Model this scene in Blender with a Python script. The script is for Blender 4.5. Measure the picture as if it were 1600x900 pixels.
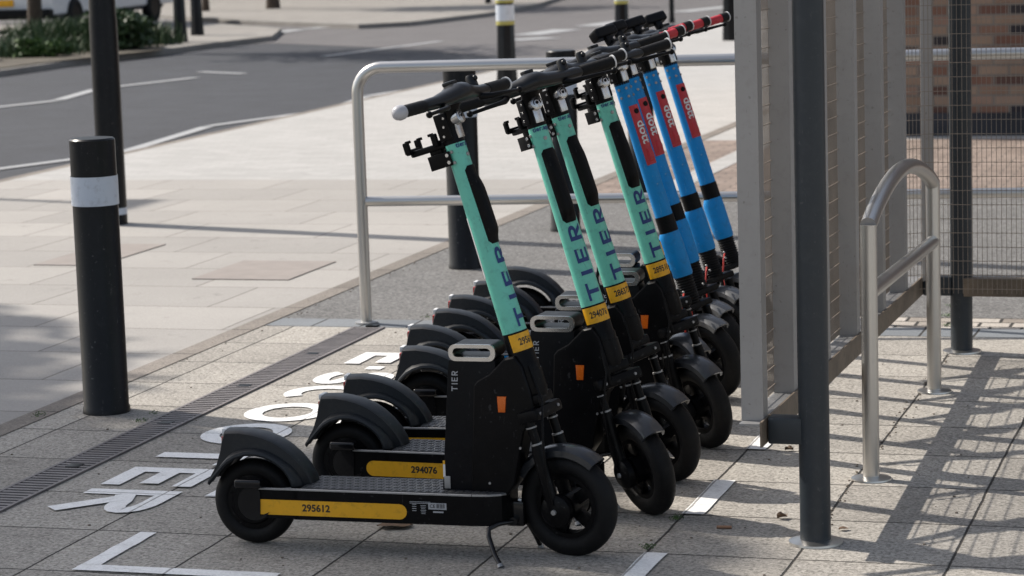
import bpy, bmesh, math, random
from mathutils import Vector, Matrix
random.seed(7)
R = math.radians
sc = bpy.context.scene
for o in list(bpy.data.objects): bpy.data.objects.remove(o)
C = sc.collection

# ------------------------------------------------------------------ camera, sky, sun, exposure
CAM_H = 1.74
F_PX, PITCH, ROLL, YAW = 4025.65, .143282, -.03197, -.296366
_cy, _sy, _cp, _sp = math.cos(YAW), math.sin(YAW), math.cos(PITCH), math.sin(PITCH)
fwd = Vector((_sy*_cp, _cy*_cp, -_sp)); _r = Vector((_cy, -_sy, 0)); _u = _r.cross(fwd)
right = math.cos(ROLL)*_r + math.sin(ROLL)*_u
up = -math.sin(ROLL)*_r + math.cos(ROLL)*_u
cam = bpy.data.objects.new('camera', bpy.data.cameras.new('camera')); C.objects.link(cam)
M = Matrix((right, up, -fwd)).transposed().to_4x4(); M.translation = (0, 0, CAM_H)
cam.matrix_world = M
cam.data.sensor_width = 36; cam.data.lens = F_PX/1600*36
cam.data.clip_start = .1; cam.data.clip_end = 2000
cam.data.dof.use_dof = True; cam.data.dof.focus_distance = 7.7; cam.data.dof.aperture_fstop = 6.6
sc.camera = cam

SUN_EL = 42.5
sd = Vector((.963*math.cos(R(SUN_EL)), -.27*math.cos(R(SUN_EL)), -math.sin(R(SUN_EL))))
w = bpy.data.worlds.new('World'); sc.world = w; w.use_nodes = True
nt = w.node_tree; bg = nt.nodes['Background']
sky = nt.nodes.new('ShaderNodeTexSky'); sky.sky_type = 'NISHITA'; sky.sun_disc = False
sky.sun_elevation = R(SUN_EL); sky.sun_rotation = math.atan2(-sd.x, -sd.y)
sky.air_density = 1.0; sky.dust_density = 2.5
hs = nt.nodes.new('ShaderNodeHueSaturation'); hs.inputs['Saturation'].default_value = .62
nt.links.new(sky.outputs[0], hs.inputs['Color']); nt.links.new(hs.outputs[0], bg.inputs[0]); bg.inputs[1].default_value = .118
sl = bpy.data.lights.new('sun', 'SUN'); sl.energy = 4.2; sl.angle = R(.5); sl.color = (1, .93, .84)
so = bpy.data.objects.new('sun', sl); C.objects.link(so)
so.rotation_euler = sd.to_track_quat('-Z', 'Y').to_euler(); so.location = (-8, 3, 12)
sc.view_settings.view_transform = 'Standard'; sc.view_settings.look = 'None'
sc.view_settings.gamma = 1; sc.view_settings.exposure = .46

def at(px, py, z=0.):
    """ground point (at height z) seen at a photograph pixel"""
    d = right*((px-800)/F_PX) - up*((py-450)/F_PX) + fwd
    t = (z-CAM_H)/d.z
    return Vector((d.x*t, d.y*t, z))

# ------------------------------------------------------------------ materials
def newmat(name):
    m = bpy.data.materials.new(name); m.use_nodes = True
    return m, m.node_tree, m.node_tree.nodes['Principled BSDF']
def N(t, kind, **kw):
    n = t.nodes.new(kind)
    for k, v in kw.items():
        if k in n.bl_rna.properties: setattr(n, k, v)
        else: n.inputs[k].default_value = v
    return n
def math_(t, op, a, b=None, c=None):
    n = t.nodes.new('ShaderNodeMath'); n.operation = op
    for i, v in enumerate((a, b, c)):
        if v is None: continue
        if isinstance(v, (int, float)): n.inputs[i].default_value = v
        else: t.links.new(v, n.inputs[i])
    return n.outputs[0]
def ramp(t, v, stops):
    n = t.nodes.new('ShaderNodeValToRGB'); t.links.new(v, n.inputs[0])
    el = n.color_ramp.elements
    while len(el) < len(stops): el.new(.5)
    for e, (p, c) in zip(el, stops):
        e.position = p; e.color = (*c, 1) if not isinstance(c, (int, float)) else (c, c, c, 1)
    return n.outputs[0]
def mix(t, f, a, b, mode='MIX'):
    n = t.nodes.new('ShaderNodeMix'); n.data_type = 'RGBA'; n.blend_type = mode
    for i, v in ((0, f), (6, a), (7, b)):
        if isinstance(v, (int, float)): n.inputs[i].default_value = v if i == 0 else (v, v, v, 1)
        elif isinstance(v, tuple): n.inputs[i].default_value = (*v, 1)
        else: t.links.new(v, n.inputs[i])
    return n.outputs[2]
def noise(t, vec, scale, detail=4, rough=.55, out=0):
    n = N(t, 'ShaderNodeTexNoise'); n.inputs['Scale'].default_value = scale
    n.inputs['Detail'].default_value = detail; n.inputs['Roughness'].default_value = rough
    if vec is not None: t.links.new(vec, n.inputs['Vector'])
    return n.outputs[out]
def bump(t, b, h, dist, strength=1.):
    n = N(t, 'ShaderNodeBump'); n.inputs['Distance'].default_value = dist; n.inputs['Strength'].default_value = strength
    t.links.new(h, n.inputs['Height']); t.links.new(n.outputs[0], b.inputs['Normal'])
def geo(t): return N(t, 'ShaderNodeNewGeometry').outputs['Position']
def objc(t): return N(t, 'ShaderNodeTexCoord').outputs['Object']

def plain(name, col, rough=.5, metal=0., var=.25, scale=9., bmp=0., spec=.5, coat=0., dirt=None, scuff=None, rvar=.3):
    m, t, b = newmat(name)
    v = objc(t)
    n1 = noise(t, v, scale, 5, .6)
    k = ramp(t, n1, [(.3, 1-var), (.7, 1+var*.6 if var < .6 else 1.3)])
    base = mix(t, 1., col, k, 'MULTIPLY')
    if dirt:
        n3 = noise(t, v, 34, 6, .7)
        base = mix(t, ramp(t, n3, [(.52, 0.), (.72, dirt[1])]), base, dirt[0])
    if scuff:
        mp = N(t, 'ShaderNodeMapping'); mp.inputs['Scale'].default_value = (1, 1, .16); mp.inputs['Rotation'].default_value = (.5, .7, .2); t.links.new(v, mp.inputs[0])
        base = mix(t, ramp(t, noise(t, mp.outputs[0], 110, 3, .8), [(.66, 0.), (.72, scuff[1])]), base, scuff[0])
        base = mix(t, ramp(t, noise(t, v, 70, 2, .5), [(.70, 0.), (.74, scuff[1])]), base, scuff[0])
    t.links.new(base, b.inputs['Base Color'])
    n2 = noise(t, v, scale*4, 4, .6)
    t.links.new(math_(t, 'ADD', math_(t, 'MULTIPLY', n2, rvar*rough+.05*(rvar > .1)), rough*.85-.02*(rvar > .1)), b.inputs['Roughness'])
    b.inputs['Metallic'].default_value = metal
    b.inputs['Specular IOR Level'].default_value = spec
    b.inputs['Coat Weight'].default_value = coat
    if bmp: bump(t, b, noise(t, v, scale*20, 3), bmp)
    return m

TEAL = plain('teal_paint', (.14, .545, .425), .38, var=.08, scale=6, coat=.15, dirt=((.05, .09, .08), .35), scuff=((.03, .06, .055), .6))
BLUE = plain('blue_paint', (.002, .235, .60), .42, var=.08, scale=6, spec=.3, dirt=((.02, .06, .12), .3), scuff=((.25, .4, .5), .5))
BLACK = plain('black_metal', (.0035, .0035, .0042), .36, var=.35, scale=12, spec=.13, dirt=((.03, .027, .024), .12), scuff=((.12, .12, .12), .2))
BLACK_GLOSS = plain('gloss_black', (.005, .005, .006), .2, var=.3, scale=10, coat=.25, spec=.3, dirt=((.03, .027, .024), .1))
PLASTIC = plain('black_plastic', (.004, .0045, .006), .42, var=.3, scale=14, bmp=.0004, spec=.15, dirt=((.03, .028, .025), .12), scuff=((.10, .10, .10), .2))
FENDER = plain('fender_plastic', (.008, .011, .015), .45, var=.3, scale=9, bmp=.0003, spec=.4, dirt=((.04, .038, .036), .25), scuff=((.11, .11, .11), .3))
RUBBER = plain('rubber', (.0045, .0045, .0052), .6, var=.35, scale=20, bmp=.0006, spec=.25, dirt=((.04, .036, .03), .2))
GRIPMAT = plain('grip_mat', (.045, .046, .05), .5, var=.35, scale=25, bmp=.0004, dirt=((.12, .115, .1), .7))
STEEL = plain('polished_steel', (.60, .59, .57), .36, metal=1., var=.05, scale=3, rvar=.05)
GALV = plain('galvanised_steel', (.36, .36, .36), .5, metal=.75, var=.15, scale=5, bmp=.0001, dirt=((.14, .13, .12), .5))
PANEL = plain('grey_sheet_metal', (.35, .335, .32), .55, metal=.2, var=.10, scale=2, dirt=((.20, .18, .16), .22), scuff=((.08, .07, .06), .35))
WIRE = plain('mesh_wire', (.27, .225, .185), .55, metal=.3, var=.2, scale=6)
TRAY = plain('weathered_steel', (.20, .16, .12), .6, metal=.3, var=.35, scale=7, dirt=((.06, .045, .03), .7))
ANTHRA = plain('anthracite_paint', (.019, .026, .033), .42, var=.12, scale=4, dirt=((.05, .055, .06), .35), scuff=((.12, .12, .12), .3))
SILVER = plain('silver_trim', (.60, .60, .60), .25, metal=1., var=.15, scale=12)
GUARD_GREY = plain('grey_mudguard', (.11, .112, .115), .3, var=.2, scale=10, coat=.3)
GUARD_DARK = plain('dark_mudguard', (.022, .025, .030), .32, var=.25, scale=10, coat=.25, dirt=((.05, .048, .044), .2))
LAMP_CAP = plain('frosted_cap', (.42, .42, .44), .3, var=.1, coat=.3)
YELLOW = plain('yellow_vinyl', (.80, .40, .008), .42, var=.1, scale=9, dirt=((.16, .09, .02), .4))
ORANGE = plain('orange_reflector', (.65, .13, .01), .25, var=.15, scale=30)
REDV = plain('red_vinyl', (.50, .022, .035), .4, var=.12, scale=9, dirt=((.12, .01, .012), .3))
REDLENS = plain('red_lens', (.45, .015, .015), .2, var=.1)
WHITE = plain('white_plastic', (.72, .72, .72), .4, var=.06)
INK = plain('black_ink', (.02, .016, .012), .5, var=.1)
NAVY = plain('navy_print', (.008, .035, .17), .45, var=.1)
GREYPRINT = plain('grey_print', (.40, .41, .43), .45, var=.1)
REFL_WHITE = plain('reflective_band', (.60, .65, .72), .4, var=.06, scale=4, dirt=((.2, .2, .2), .35))
REFL_YEL = plain('reflective_yellow', (.42, .38, .10), .5, var=.1)
CABLE_RED = plain('red_cable', (.5, .03, .02), .4)
BARPL = plain('handlebar_plastic', (.005, .006, .008), .34, var=.3, scale=14, spec=.38, dirt=((.03, .028, .025), .12))
BOLLARD = plain('bollard_black', (.006, .007, .009), .35, var=.25, scale=5, spec=.25, dirt=((.04, .04, .04), .15), scuff=((.2, .2, .2), .3))
BARK = plain('bark', (.07, .05, .035), .85, var=.4, scale=12, bmp=.004)
WOOD = plain('old_timber', (.11, .08, .055), .8, var=.3, scale=9, bmp=.001)
LEAF_DRY = plain('dry_leaf', (.16, .10, .06), .7, var=.4, scale=40)
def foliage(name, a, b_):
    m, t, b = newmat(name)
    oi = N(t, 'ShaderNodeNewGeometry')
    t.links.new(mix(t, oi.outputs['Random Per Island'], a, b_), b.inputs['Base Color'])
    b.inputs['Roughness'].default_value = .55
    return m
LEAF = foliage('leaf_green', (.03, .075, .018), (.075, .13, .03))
LEAF2 = foliage('shrub_green', (.022, .055, .018), (.06, .10, .035))

def slab_mat(name, x0, W, y0, D, cols, joint=.005, stagger=0., speck=.5, var=.12, jcol=(.04, .037, .033), fine=260., bmpd=.0012):
    m, t, b = newmat(name)
    p = geo(t)
    wob = N(t, 'ShaderNodeTexNoise'); wob.inputs['Scale'].default_value = 3.; t.links.new(p, wob.inputs['Vector'])
    sep = N(t, 'ShaderNodeSeparateXYZ'); t.links.new(p, sep.inputs[0])
    ws = N(t, 'ShaderNodeSeparateColor'); t.links.new(wob.outputs[1], ws.inputs[0])
    X = math_(t, 'ADD', sep.outputs[0], math_(t, 'MULTIPLY', math_(t, 'SUBTRACT', ws.outputs[0], .5), .014))
    Y = math_(t, 'ADD', sep.outputs[1], math_(t, 'MULTIPLY', math_(t, 'SUBTRACT', ws.outputs[1], .5), .014))
    v = math_(t, 'DIVIDE', math_(t, 'SUBTRACT', Y, y0), D)
    row = math_(t, 'FLOOR', v)
    u = math_(t, 'DIVIDE', math_(t, 'SUBTRACT', X, x0), W)
    if stagger: u = math_(t, 'ADD', u, math_(t, 'MULTIPLY', row, stagger))
    col = math_(t, 'FLOOR', u)
    def edge(q, size):
        f = math_(t, 'FRACT', q)
        return math_(t, 'MULTIPLY', math_(t, 'MINIMUM', f, math_(t, 'SUBTRACT', 1., f)), size)
    e = math_(t, 'MINIMUM', edge(u, W), edge(v, D))
    en = math_(t, 'ADD', e, math_(t, 'MULTIPLY', math_(t, 'SUBTRACT', noise(t, p, 60, 4), .5), joint*.9))
    j = N(t, 'ShaderNodeMapRange'); j.inputs[1].default_value = joint*.35; j.inputs[2].default_value = joint*.75
    j.inputs[3].default_value = 1; j.inputs[4].default_value = 0; t.links.new(en, j.inputs[0])
    cb = N(t, 'ShaderNodeCombineXYZ'); t.links.new(col, cb.inputs[0]); t.links.new(row, cb.inputs[1])
    wn = N(t, 'ShaderNodeTexWhiteNoise'); t.links.new(cb.outputs[0], wn.inputs[0])
    c = mix(t, wn.outputs[0], cols[0], cols[1])
    big = ramp(t, noise(t, p, 1.3, 5, .6), [(.3, 1-var), (.7, 1+var)])
    c = mix(t, 1., c, big, 'MULTIPLY')
    sp = ramp(t, noise(t, p, fine*.55, 3, .75), [(.34, 1-speck), (.5, 1.), (.68, 1+speck*.5)])
    c = mix(t, 1., c, sp, 'MULTIPLY')
    vo = N(t, 'ShaderNodeTexVoronoi'); vo.inputs['Scale'].default_value = fine*.45; t.links.new(p, vo.inputs['Vector'])
    vs = N(t, 'ShaderNodeSeparateColor'); t.links.new(vo.outputs['Color'], vs.inputs[0])
    c = mix(t, 1., c, ramp(t, vs.outputs[0], [(0., 1-speck*.5), (.25, .97), (.8, 1.), (1., 1+speck*.35)]), 'MULTIPLY')
    st = ramp(t, noise(t, p, 7, 6, .65), [(.60, 0.), (.72, .35)])       # gum spots and dirt
    c = mix(t, st, c, (.10, .093, .085))
    gv = N(t, 'ShaderNodeTexVoronoi'); gv.inputs['Scale'].default_value = 4.2; t.links.new(p, gv.inputs['Vector'])
    gd = N(t, 'ShaderNodeSeparateColor'); t.links.new(gv.outputs['Color'], gd.inputs[0])
    rad = math_(t, 'MULTIPLY', math_(t, 'SUBTRACT', gd.outputs[0], .45), .16)
    gm = N(t, 'ShaderNodeMapRange'); t.links.new(math_(t, 'SUBTRACT', rad, gv.outputs['Distance']), gm.inputs[0])
    gm.inputs[1].default_value = 0.; gm.inputs[2].default_value = .012; gm.inputs[3].default_value = 0.; gm.inputs[4].default_value = .42
    c = mix(t, gm.outputs[0], c, (.13, .12, .105))
    c = mix(t, j.outputs[0], c, jcol)
    t.links.new(c, b.inputs['Base Color']); b.inputs['Roughness'].default_value = .88
    b.inputs['Specular IOR Level'].default_value = .3
    h = math_(t, 'ADD', math_(t, 'MULTIPLY', j.outputs[0], -2.5), noise(t, p, fine*.6, 3, .7))
    bump(t, b, h, bmpd)
    return m
SLAB = slab_mat('textured_concrete_slabs', -3.3313, .41245, 6.2285, .45913, ((.295, .276, .248), (.385, .362, .325)), joint=.0065, speck=.6, var=.12, fine=170.)
PLAZA = slab_mat('smooth_beige_slabs', -8.75, .9, 6.5, .62, ((.31, .297, .28), (.375, .358, .336)), joint=.007, stagger=.37, speck=.16, var=.05, jcol=(.14, .125, .11), bmpd=.0005)
SETTS = slab_mat('pale_block_paving', -8.75, .21, 6.5, .105, ((.365, .362, .352), (.42, .415, .405)), joint=.008, stagger=.5, speck=.1, var=.05, jcol=(.33, .32, .31), bmpd=.0005)
REDB = slab_mat('red_brown_block_paving', -4.3, .2, 15, .1, ((.21, .165, .14), (.30, .24, .205)), joint=.008, stagger=.5, speck=.2, jcol=(.1, .09, .08))
BLUESETT = slab_mat('grey_blue_setts', -4.3, .22, 10.35, .3, ((.16, .175, .19), (.21, .225, .24)), joint=.008, speck=.2)
RUBBLE = slab_mat('pale_cement_strip', -4.3, .13, 10.5, .11, ((.25, .22, .19), (.52, .48, .43)), joint=.012, stagger=.4, speck=.4)
KERBM = slab_mat('kerb_stone', -9, 30, 6.5, .62, ((.19, .17, .15), (.24, .215, .19)), joint=.008, speck=.4, var=.15)
def tarmac(name, a, b_, fine=140., patch=.12, speck=.5):
    m, t, b = newmat(name); p = geo(t)
    c = mix(t, noise(t, p, .5, 3), a, b_)
    c = mix(t, 1., c, ramp(t, noise(t, p, 2.2, 5, .6), [(.3, 1-patch), (.7, 1+patch)]), 'MULTIPLY')
    vo = N(t, 'ShaderNodeTexVoronoi'); vo.inputs['Scale'].default_value = fine*.7; t.links.new(p, vo.inputs['Vector'])
    vs = N(t, 'ShaderNodeSeparateColor'); t.links.new(vo.outputs['Color'], vs.inputs[0])
    c = mix(t, 1., c, ramp(t, vs.outputs[0], [(0., 1-speck), (.6, 1.), (1., 1+speck)]), 'MULTIPLY')
    t.links.new(c, b.inputs['Base Color']); b.inputs['Roughness'].default_value = .85
    bump(t, b, vs.outputs[1], .003)
    return m
TARMAC = tarmac('coarse_footway_tarmac', (.13, .128, .125), (.16, .157, .152))
ROAD = tarmac('road_asphalt', (.024, .027, .036), (.036, .040, .050), speck=.3, patch=.22)
ROAD2 = tarmac('pale_road_asphalt', (.105, .100, .103), (.135, .129, .130), speck=.2)
FARPAV = tarmac('far_pavement', (.23, .215, .195), (.30, .285, .265), speck=.15)
EARTH = tarmac('earth', (.06, .05, .035), (.10, .085, .06), speck=.4)
def paint(name, col, worn=.45, joints=False):
    m, t, b = newmat(name); p = geo(t)
    c = mix(t, ramp(t, noise(t, p, 16, 6, .7), [(.5, 0.), (.78, worn)]), col, (.30, .285, .26))
    c = mix(t, 1., c, ramp(t, noise(t, p, 130, 3, .7), [(.35, .86), (.6, 1.03)]), 'MULTIPLY')
    c = mix(t, ramp(t, noise(t, p, 95, 3, .8), [(.60, 0.), (.68, worn)]), c, (.22, .20, .18))
    if joints:
        wob = N(t, 'ShaderNodeTexNoise'); wob.inputs['Scale'].default_value = 3.; t.links.new(p, wob.inputs['Vector'])
        sep = N(t, 'ShaderNodeSeparateXYZ'); t.links.new(p, sep.inputs[0]); ws = N(t, 'ShaderNodeSeparateColor'); t.links.new(wob.outputs[1], ws.inputs[0]); es = []
        for ax_, o0, D_ in ((0, -3.3313, .41245), (1, 6.2285, .45913)):
            q = math_(t, 'ADD', sep.outputs[ax_], math_(t, 'MULTIPLY', math_(t, 'SUBTRACT', ws.outputs[ax_], .5), .014))
            f = math_(t, 'FRACT', math_(t, 'DIVIDE', math_(t, 'SUBTRACT', q, o0), D_)); es.append(math_(t, 'MULTIPLY', math_(t, 'MINIMUM', f, math_(t, 'SUBTRACT', 1., f)), D_))
        e = math_(t, 'ADD', math_(t, 'MINIMUM', es[0], es[1]), math_(t, 'MULTIPLY', math_(t, 'SUBTRACT', noise(t, p, 60, 4), .5), .006))
        jj = N(t, 'ShaderNodeMapRange'); jj.inputs[1].default_value = .002; jj.inputs[2].default_value = .0045; jj.inputs[3].default_value = .75; jj.inputs[4].default_value = 0; t.links.new(e, jj.inputs[0])
        c = mix(t, jj.outputs[0], c, (.12, .11, .10))
    t.links.new(c, b.inputs['Base Color']); b.inputs['Roughness'].default_value = .6
    bump(t, b, noise(t, p, 150, 3), .0006)
    return m
PAINT = paint('white_marking_paint', (.86, .86, .85), .4, True)
PAINT_ROAD = paint('worn_road_paint', (.36, .37, .38), .6)
PAINT_YEL = paint('worn_yellow_paint', (.30, .21, .10), .6)
def brick_mat():
    m, t, b = newmat('stock_brick'); tc = N(t, 'ShaderNodeTexCoord')
    mp = N(t, 'ShaderNodeMapping'); mp.inputs['Rotation'].default_value = (R(90), 0, 0); t.links.new(tc.outputs['Object'], mp.inputs[0])
    br = N(t, 'ShaderNodeTexBrick'); t.links.new(mp.outputs[0], br.inputs[0])
    br.inputs['Scale'].default_value = 1.; br.inputs['Brick Width'].default_value = .225; br.inputs['Row Height'].default_value = .075
    br.inputs['Mortar Size'].default_value = .008; br.inputs['Mortar Smooth'].default_value = .2
    br.inputs['Color1'].default_value = (.22, .105, .07, 1); br.inputs['Color2'].default_value = (.33, .245, .165, 1); br.inputs['Mortar'].default_value = (.25, .22, .19, 1)
    c = br.outputs[0]
    b2_ = N(t, 'ShaderNodeTexBrick'); t.links.new(mp.outputs[0], b2_.inputs[0]); b2_.inputs['Scale'].default_value = 1.; b2_.inputs['Brick Width'].default_value = .225; b2_.inputs['Row Height'].default_value = .075
    b2_.inputs['Mortar Size'].default_value = 0.; b2_.inputs['Color1'].default_value = (0, 0, 0, 1); b2_.inputs['Color2'].default_value = (1, 1, 1, 1)
    cc = ramp(t, b2_.outputs[0], [(0., (.03, .025, .03)), (.11, (.035, .03, .032)), (.14, (.17, .08, .055)), (.42, (.23, .13, .09)), (.5, (.27, .18, .125)), (.75, (.31, .22, .16)), (1., (.26, .15, .11))])
    c = mix(t, br.outputs[1], cc, (.20, .175, .15))
    c = mix(t, 1., c, ramp(t, noise(t, mp.outputs[0], 2, 4), [(.3, .8), (.7, 1.15)]), 'MULTIPLY')
    t.links.new(c, b.inputs['Base Color']); b.inputs['Roughness'].default_value = .9
    bump(t, b, br.outputs[1], -.004)
    return m
BRICK = brick_mat()
DARKBRICK = plain('dark_plinth', (.03, .032, .04), .7, var=.4, scale=3)
DARKWALL = plain('dark_brown_wall', (.05, .035, .028), .8, var=.35, scale=2)
GLASS = plain('window_glass', (.02, .03, .04), .08, var=.2, coat=.5)
VANW = plain('white_van_paint', (.62, .64, .66), .3, var=.05, coat=.4)
DRAIN = plain('drain_iron', (.17, .155, .155), .6, metal=.1, var=.3, scale=12, dirt=((.17, .15, .13), .5))
COVER = plain('recessed_cover', (.27, .24, .22), .8, var=.12, scale=8, bmp=.0006)

# ------------------------------------------------------------------ mesh builder
class MB:
    def __init__(s): s.b = bmesh.new()
    def _add(s, verts, faces):
        vs = [s.b.verts.new(v) for v in verts]
        for f in faces:
            try: s.b.faces.new([vs[i] for i in f])
            except ValueError: pass
        return vs
    def box(s, c, d, bev=0., rot=None, seg=2):
        t = bmesh.new(); bmesh.ops.create_cube(t, size=1)
        for v in t.verts: v.co = Vector((v.co.x*d[0], v.co.y*d[1], v.co.z*d[2]))
        if bev: bmesh.ops.bevel(t, geom=t.edges[:], offset=min(bev, min(d)*.49), segments=seg, affect='EDGES', profile=.6)
        if rot: bmesh.ops.rotate(t, verts=t.verts, matrix=rot.to_3x3() if hasattr(rot, 'to_3x3') else rot)
        bmesh.ops.translate(t, verts=t.verts, vec=c); s.merge(t); return s
    def merge(s, t):
        me = bpy.data.meshes.new('tmp'); t.to_mesh(me); t.free(); s.b.from_mesh(me); bpy.data.meshes.remove(me)
    def cyl(s, p0, p1, r0, r1=None, n=16, caps=True):
        return s.rings([(p0, r0), (p1, r0 if r1 is None else r1)], n, caps)
    def rings(s, prof, n=16, caps=True):
        """tube through (point, radius) list"""
        pts = [Vector(p) for p, _ in prof]; prev = None; rs = []
        nrm = None
        for i, p in enumerate(pts):
            a = pts[max(i-1, 0)]; b = pts[min(i+1, len(pts)-1)]
            d = (b-a)
            if d.length < 1e-9: d = pts[-1]-pts[0]
            d.normalize()
            if nrm is None:
                nrm = d.orthogonal().normalized()
            nrm = (nrm - d*nrm.dot(d)).normalized(); bi = d.cross(nrm)
            r = prof[i][1]
            rs.append([s.b.verts.new(p + nrm*(r*math.cos(2*math.pi*k/n)) + bi*(r*math.sin(2*math.pi*k/n))) for k in range(n)])
        for a, b in zip(rs, rs[1:]):
            for k in range(n): s.b.faces.new((a[k], a[(k+1) % n], b[(k+1) % n], b[k]))
        if caps:
            s.b.faces.new(rs[0][::-1]); s.b.faces.new(rs[-1])
        return s
    def tube(s, pts, r, n=12): return s.rings([(p, r) for p in pts], n)
    def sphere(s, c, r, n=16, sc_=(1, 1, 1)):
        t = bmesh.new(); bmesh.ops.create_uvsphere(t, u_segments=n, v_segments=max(6, n*2//3), radius=r)
        for v in t.verts: v.co = Vector((v.co.x*sc_[0], v.co.y*sc_[1], v.co.z*sc_[2])) + Vector(c)
        s.merge(t); return s
    def loft(s, secs, closed=True, caps=True):
        rs = [[s.b.verts.new(p) for p in q] for q in secs]; n = len(rs[0])
        for a, b in zip(rs, rs[1:]):
            for k in range(n if closed else n-1): s.b.faces.new((a[k], a[(k+1) % n], b[(k+1) % n], b[k]))
        if caps and closed: s.b.faces.new(rs[0][::-1]); s.b.faces.new(rs[-1])
        return s
    def prism(s, poly, y0, y1, bev=0., hole=None, seg=2):
        """outline in x,z pushed along y"""
        t = bmesh.new()
        a = [t.verts.new((x, y0, z)) for x, z in poly]; b = [t.verts.new((x, y1, z)) for x, z in poly]
        n = len(poly)
        t.faces.new(a); t.faces.new(b[::-1])
        for k in range(n): t.faces.new((a[k], b[k], b[(k+1) % n], a[(k+1) % n]))
        bmesh.ops.recalc_face_normals(t, faces=t.faces)
        if bev:
            es = [e for e in t.edges if abs(e.verts[0].co.y-e.verts[1].co.y) < 1e-6]
            bmesh.ops.bevel(t, geom=es, offset=bev, segments=seg, affect='EDGES', profile=.6)
        s.merge(t); return s
    def wheel(s, c, R_, r, n=48, m=14, sq=1.):
        """tyre: torus in the x,z plane round c"""
        c = Vector(c); rr = []
        for i in range(n):
            a = 2*math.pi*i/n; d = Vector((math.cos(a), 0, math.sin(a)))
            rr.append([s.b.verts.new(c + d*(R_ + r*math.cos(2*math.pi*k/m)) + Vector((0, r*sq*math.sin(2*math.pi*k/m), 0))) for k in range(m)])
        for i in range(n):
            a, b = rr[i], rr[(i+1) % n]
            for k in range(m): s.b.faces.new((a[k], a[(k+1) % m], b[(k+1) % m], b[k]))
        return s
    def tri(s, p): s.b.faces.new([s.b.verts.new(q) for q in p]); return s
    def build(s, name, mat, parent=None, smooth=40, recalc=True):
        if recalc: bmesh.ops.recalc_face_normals(s.b, faces=s.b.faces)
        me = bpy.data.meshes.new(name); s.b.to_mesh(me); s.b.free()
        if smooth:
            me.polygons.foreach_set('use_smooth', [True]*len(me.polygons)); me.set_sharp_from_angle(angle=R(smooth))
        me.materials.append(mat)
        o = bpy.data.objects.new(name, me); C.objects.link(o)
        if parent is not None: o.parent = parent
        return o
def islands(m, name, mat, parent, smooth=40):
    """one object per connected piece of the builder"""
    left = set(m.b.verts); out = []
    while left:
        st = [left.pop()]; comp = set(st)
        while st:
            v = st.pop()
            for e in v.link_edges:
                q = e.other_vert(v)
                if q not in comp: comp.add(q); st.append(q)
        left -= comp; n = MB(); mp = {v: n.b.verts.new(v.co) for v in comp}
        for f in {f for v in comp for f in v.link_faces}: n.b.faces.new([mp[v] for v in f.verts])
        out.append(n.build(name, mat, parent, smooth))
    m.b.free(); return out
def tag(o, label, cat, group=None):
    o['label'] = label; o['category'] = cat
    if group: o['group'] = group
    return o
def struct(o): o['kind'] = 'structure'; return o
def thing(name, label, cat, loc=(0, 0, 0), rz=0., group=None):
    o = bpy.data.objects.new(name, None); C.objects.link(o); o.location = loc; o.rotation_euler = (0, 0, rz)
    o.empty_display_size = .1
    return tag(o, label, cat, group)
def copy_tree(o, parent=None):
    c = o.copy(); C.objects.link(c)
    if parent is not None: c.parent = parent
    for ch in [x for x in bpy.data.objects if x.parent == o]: copy_tree(ch, c)
    return c
def arc(cx, cz, r, a0, a1, n): return [(cx+r*math.cos(R(a0+(a1-a0)*i/n)), cz+r*math.sin(R(a0+(a1-a0)*i/n))) for i in range(n+1)]
def rrect(x0, z0, x1, z1, r, n=4):
    return arc(x1-r, z1-r, r, 0, 90, n)+arc(x0+r, z1-r, r, 90, 180, n)+arc(x0+r, z0+r, r, 180, 270, n)+arc(x1-r, z0+r, r, 270, 360, n)

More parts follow.
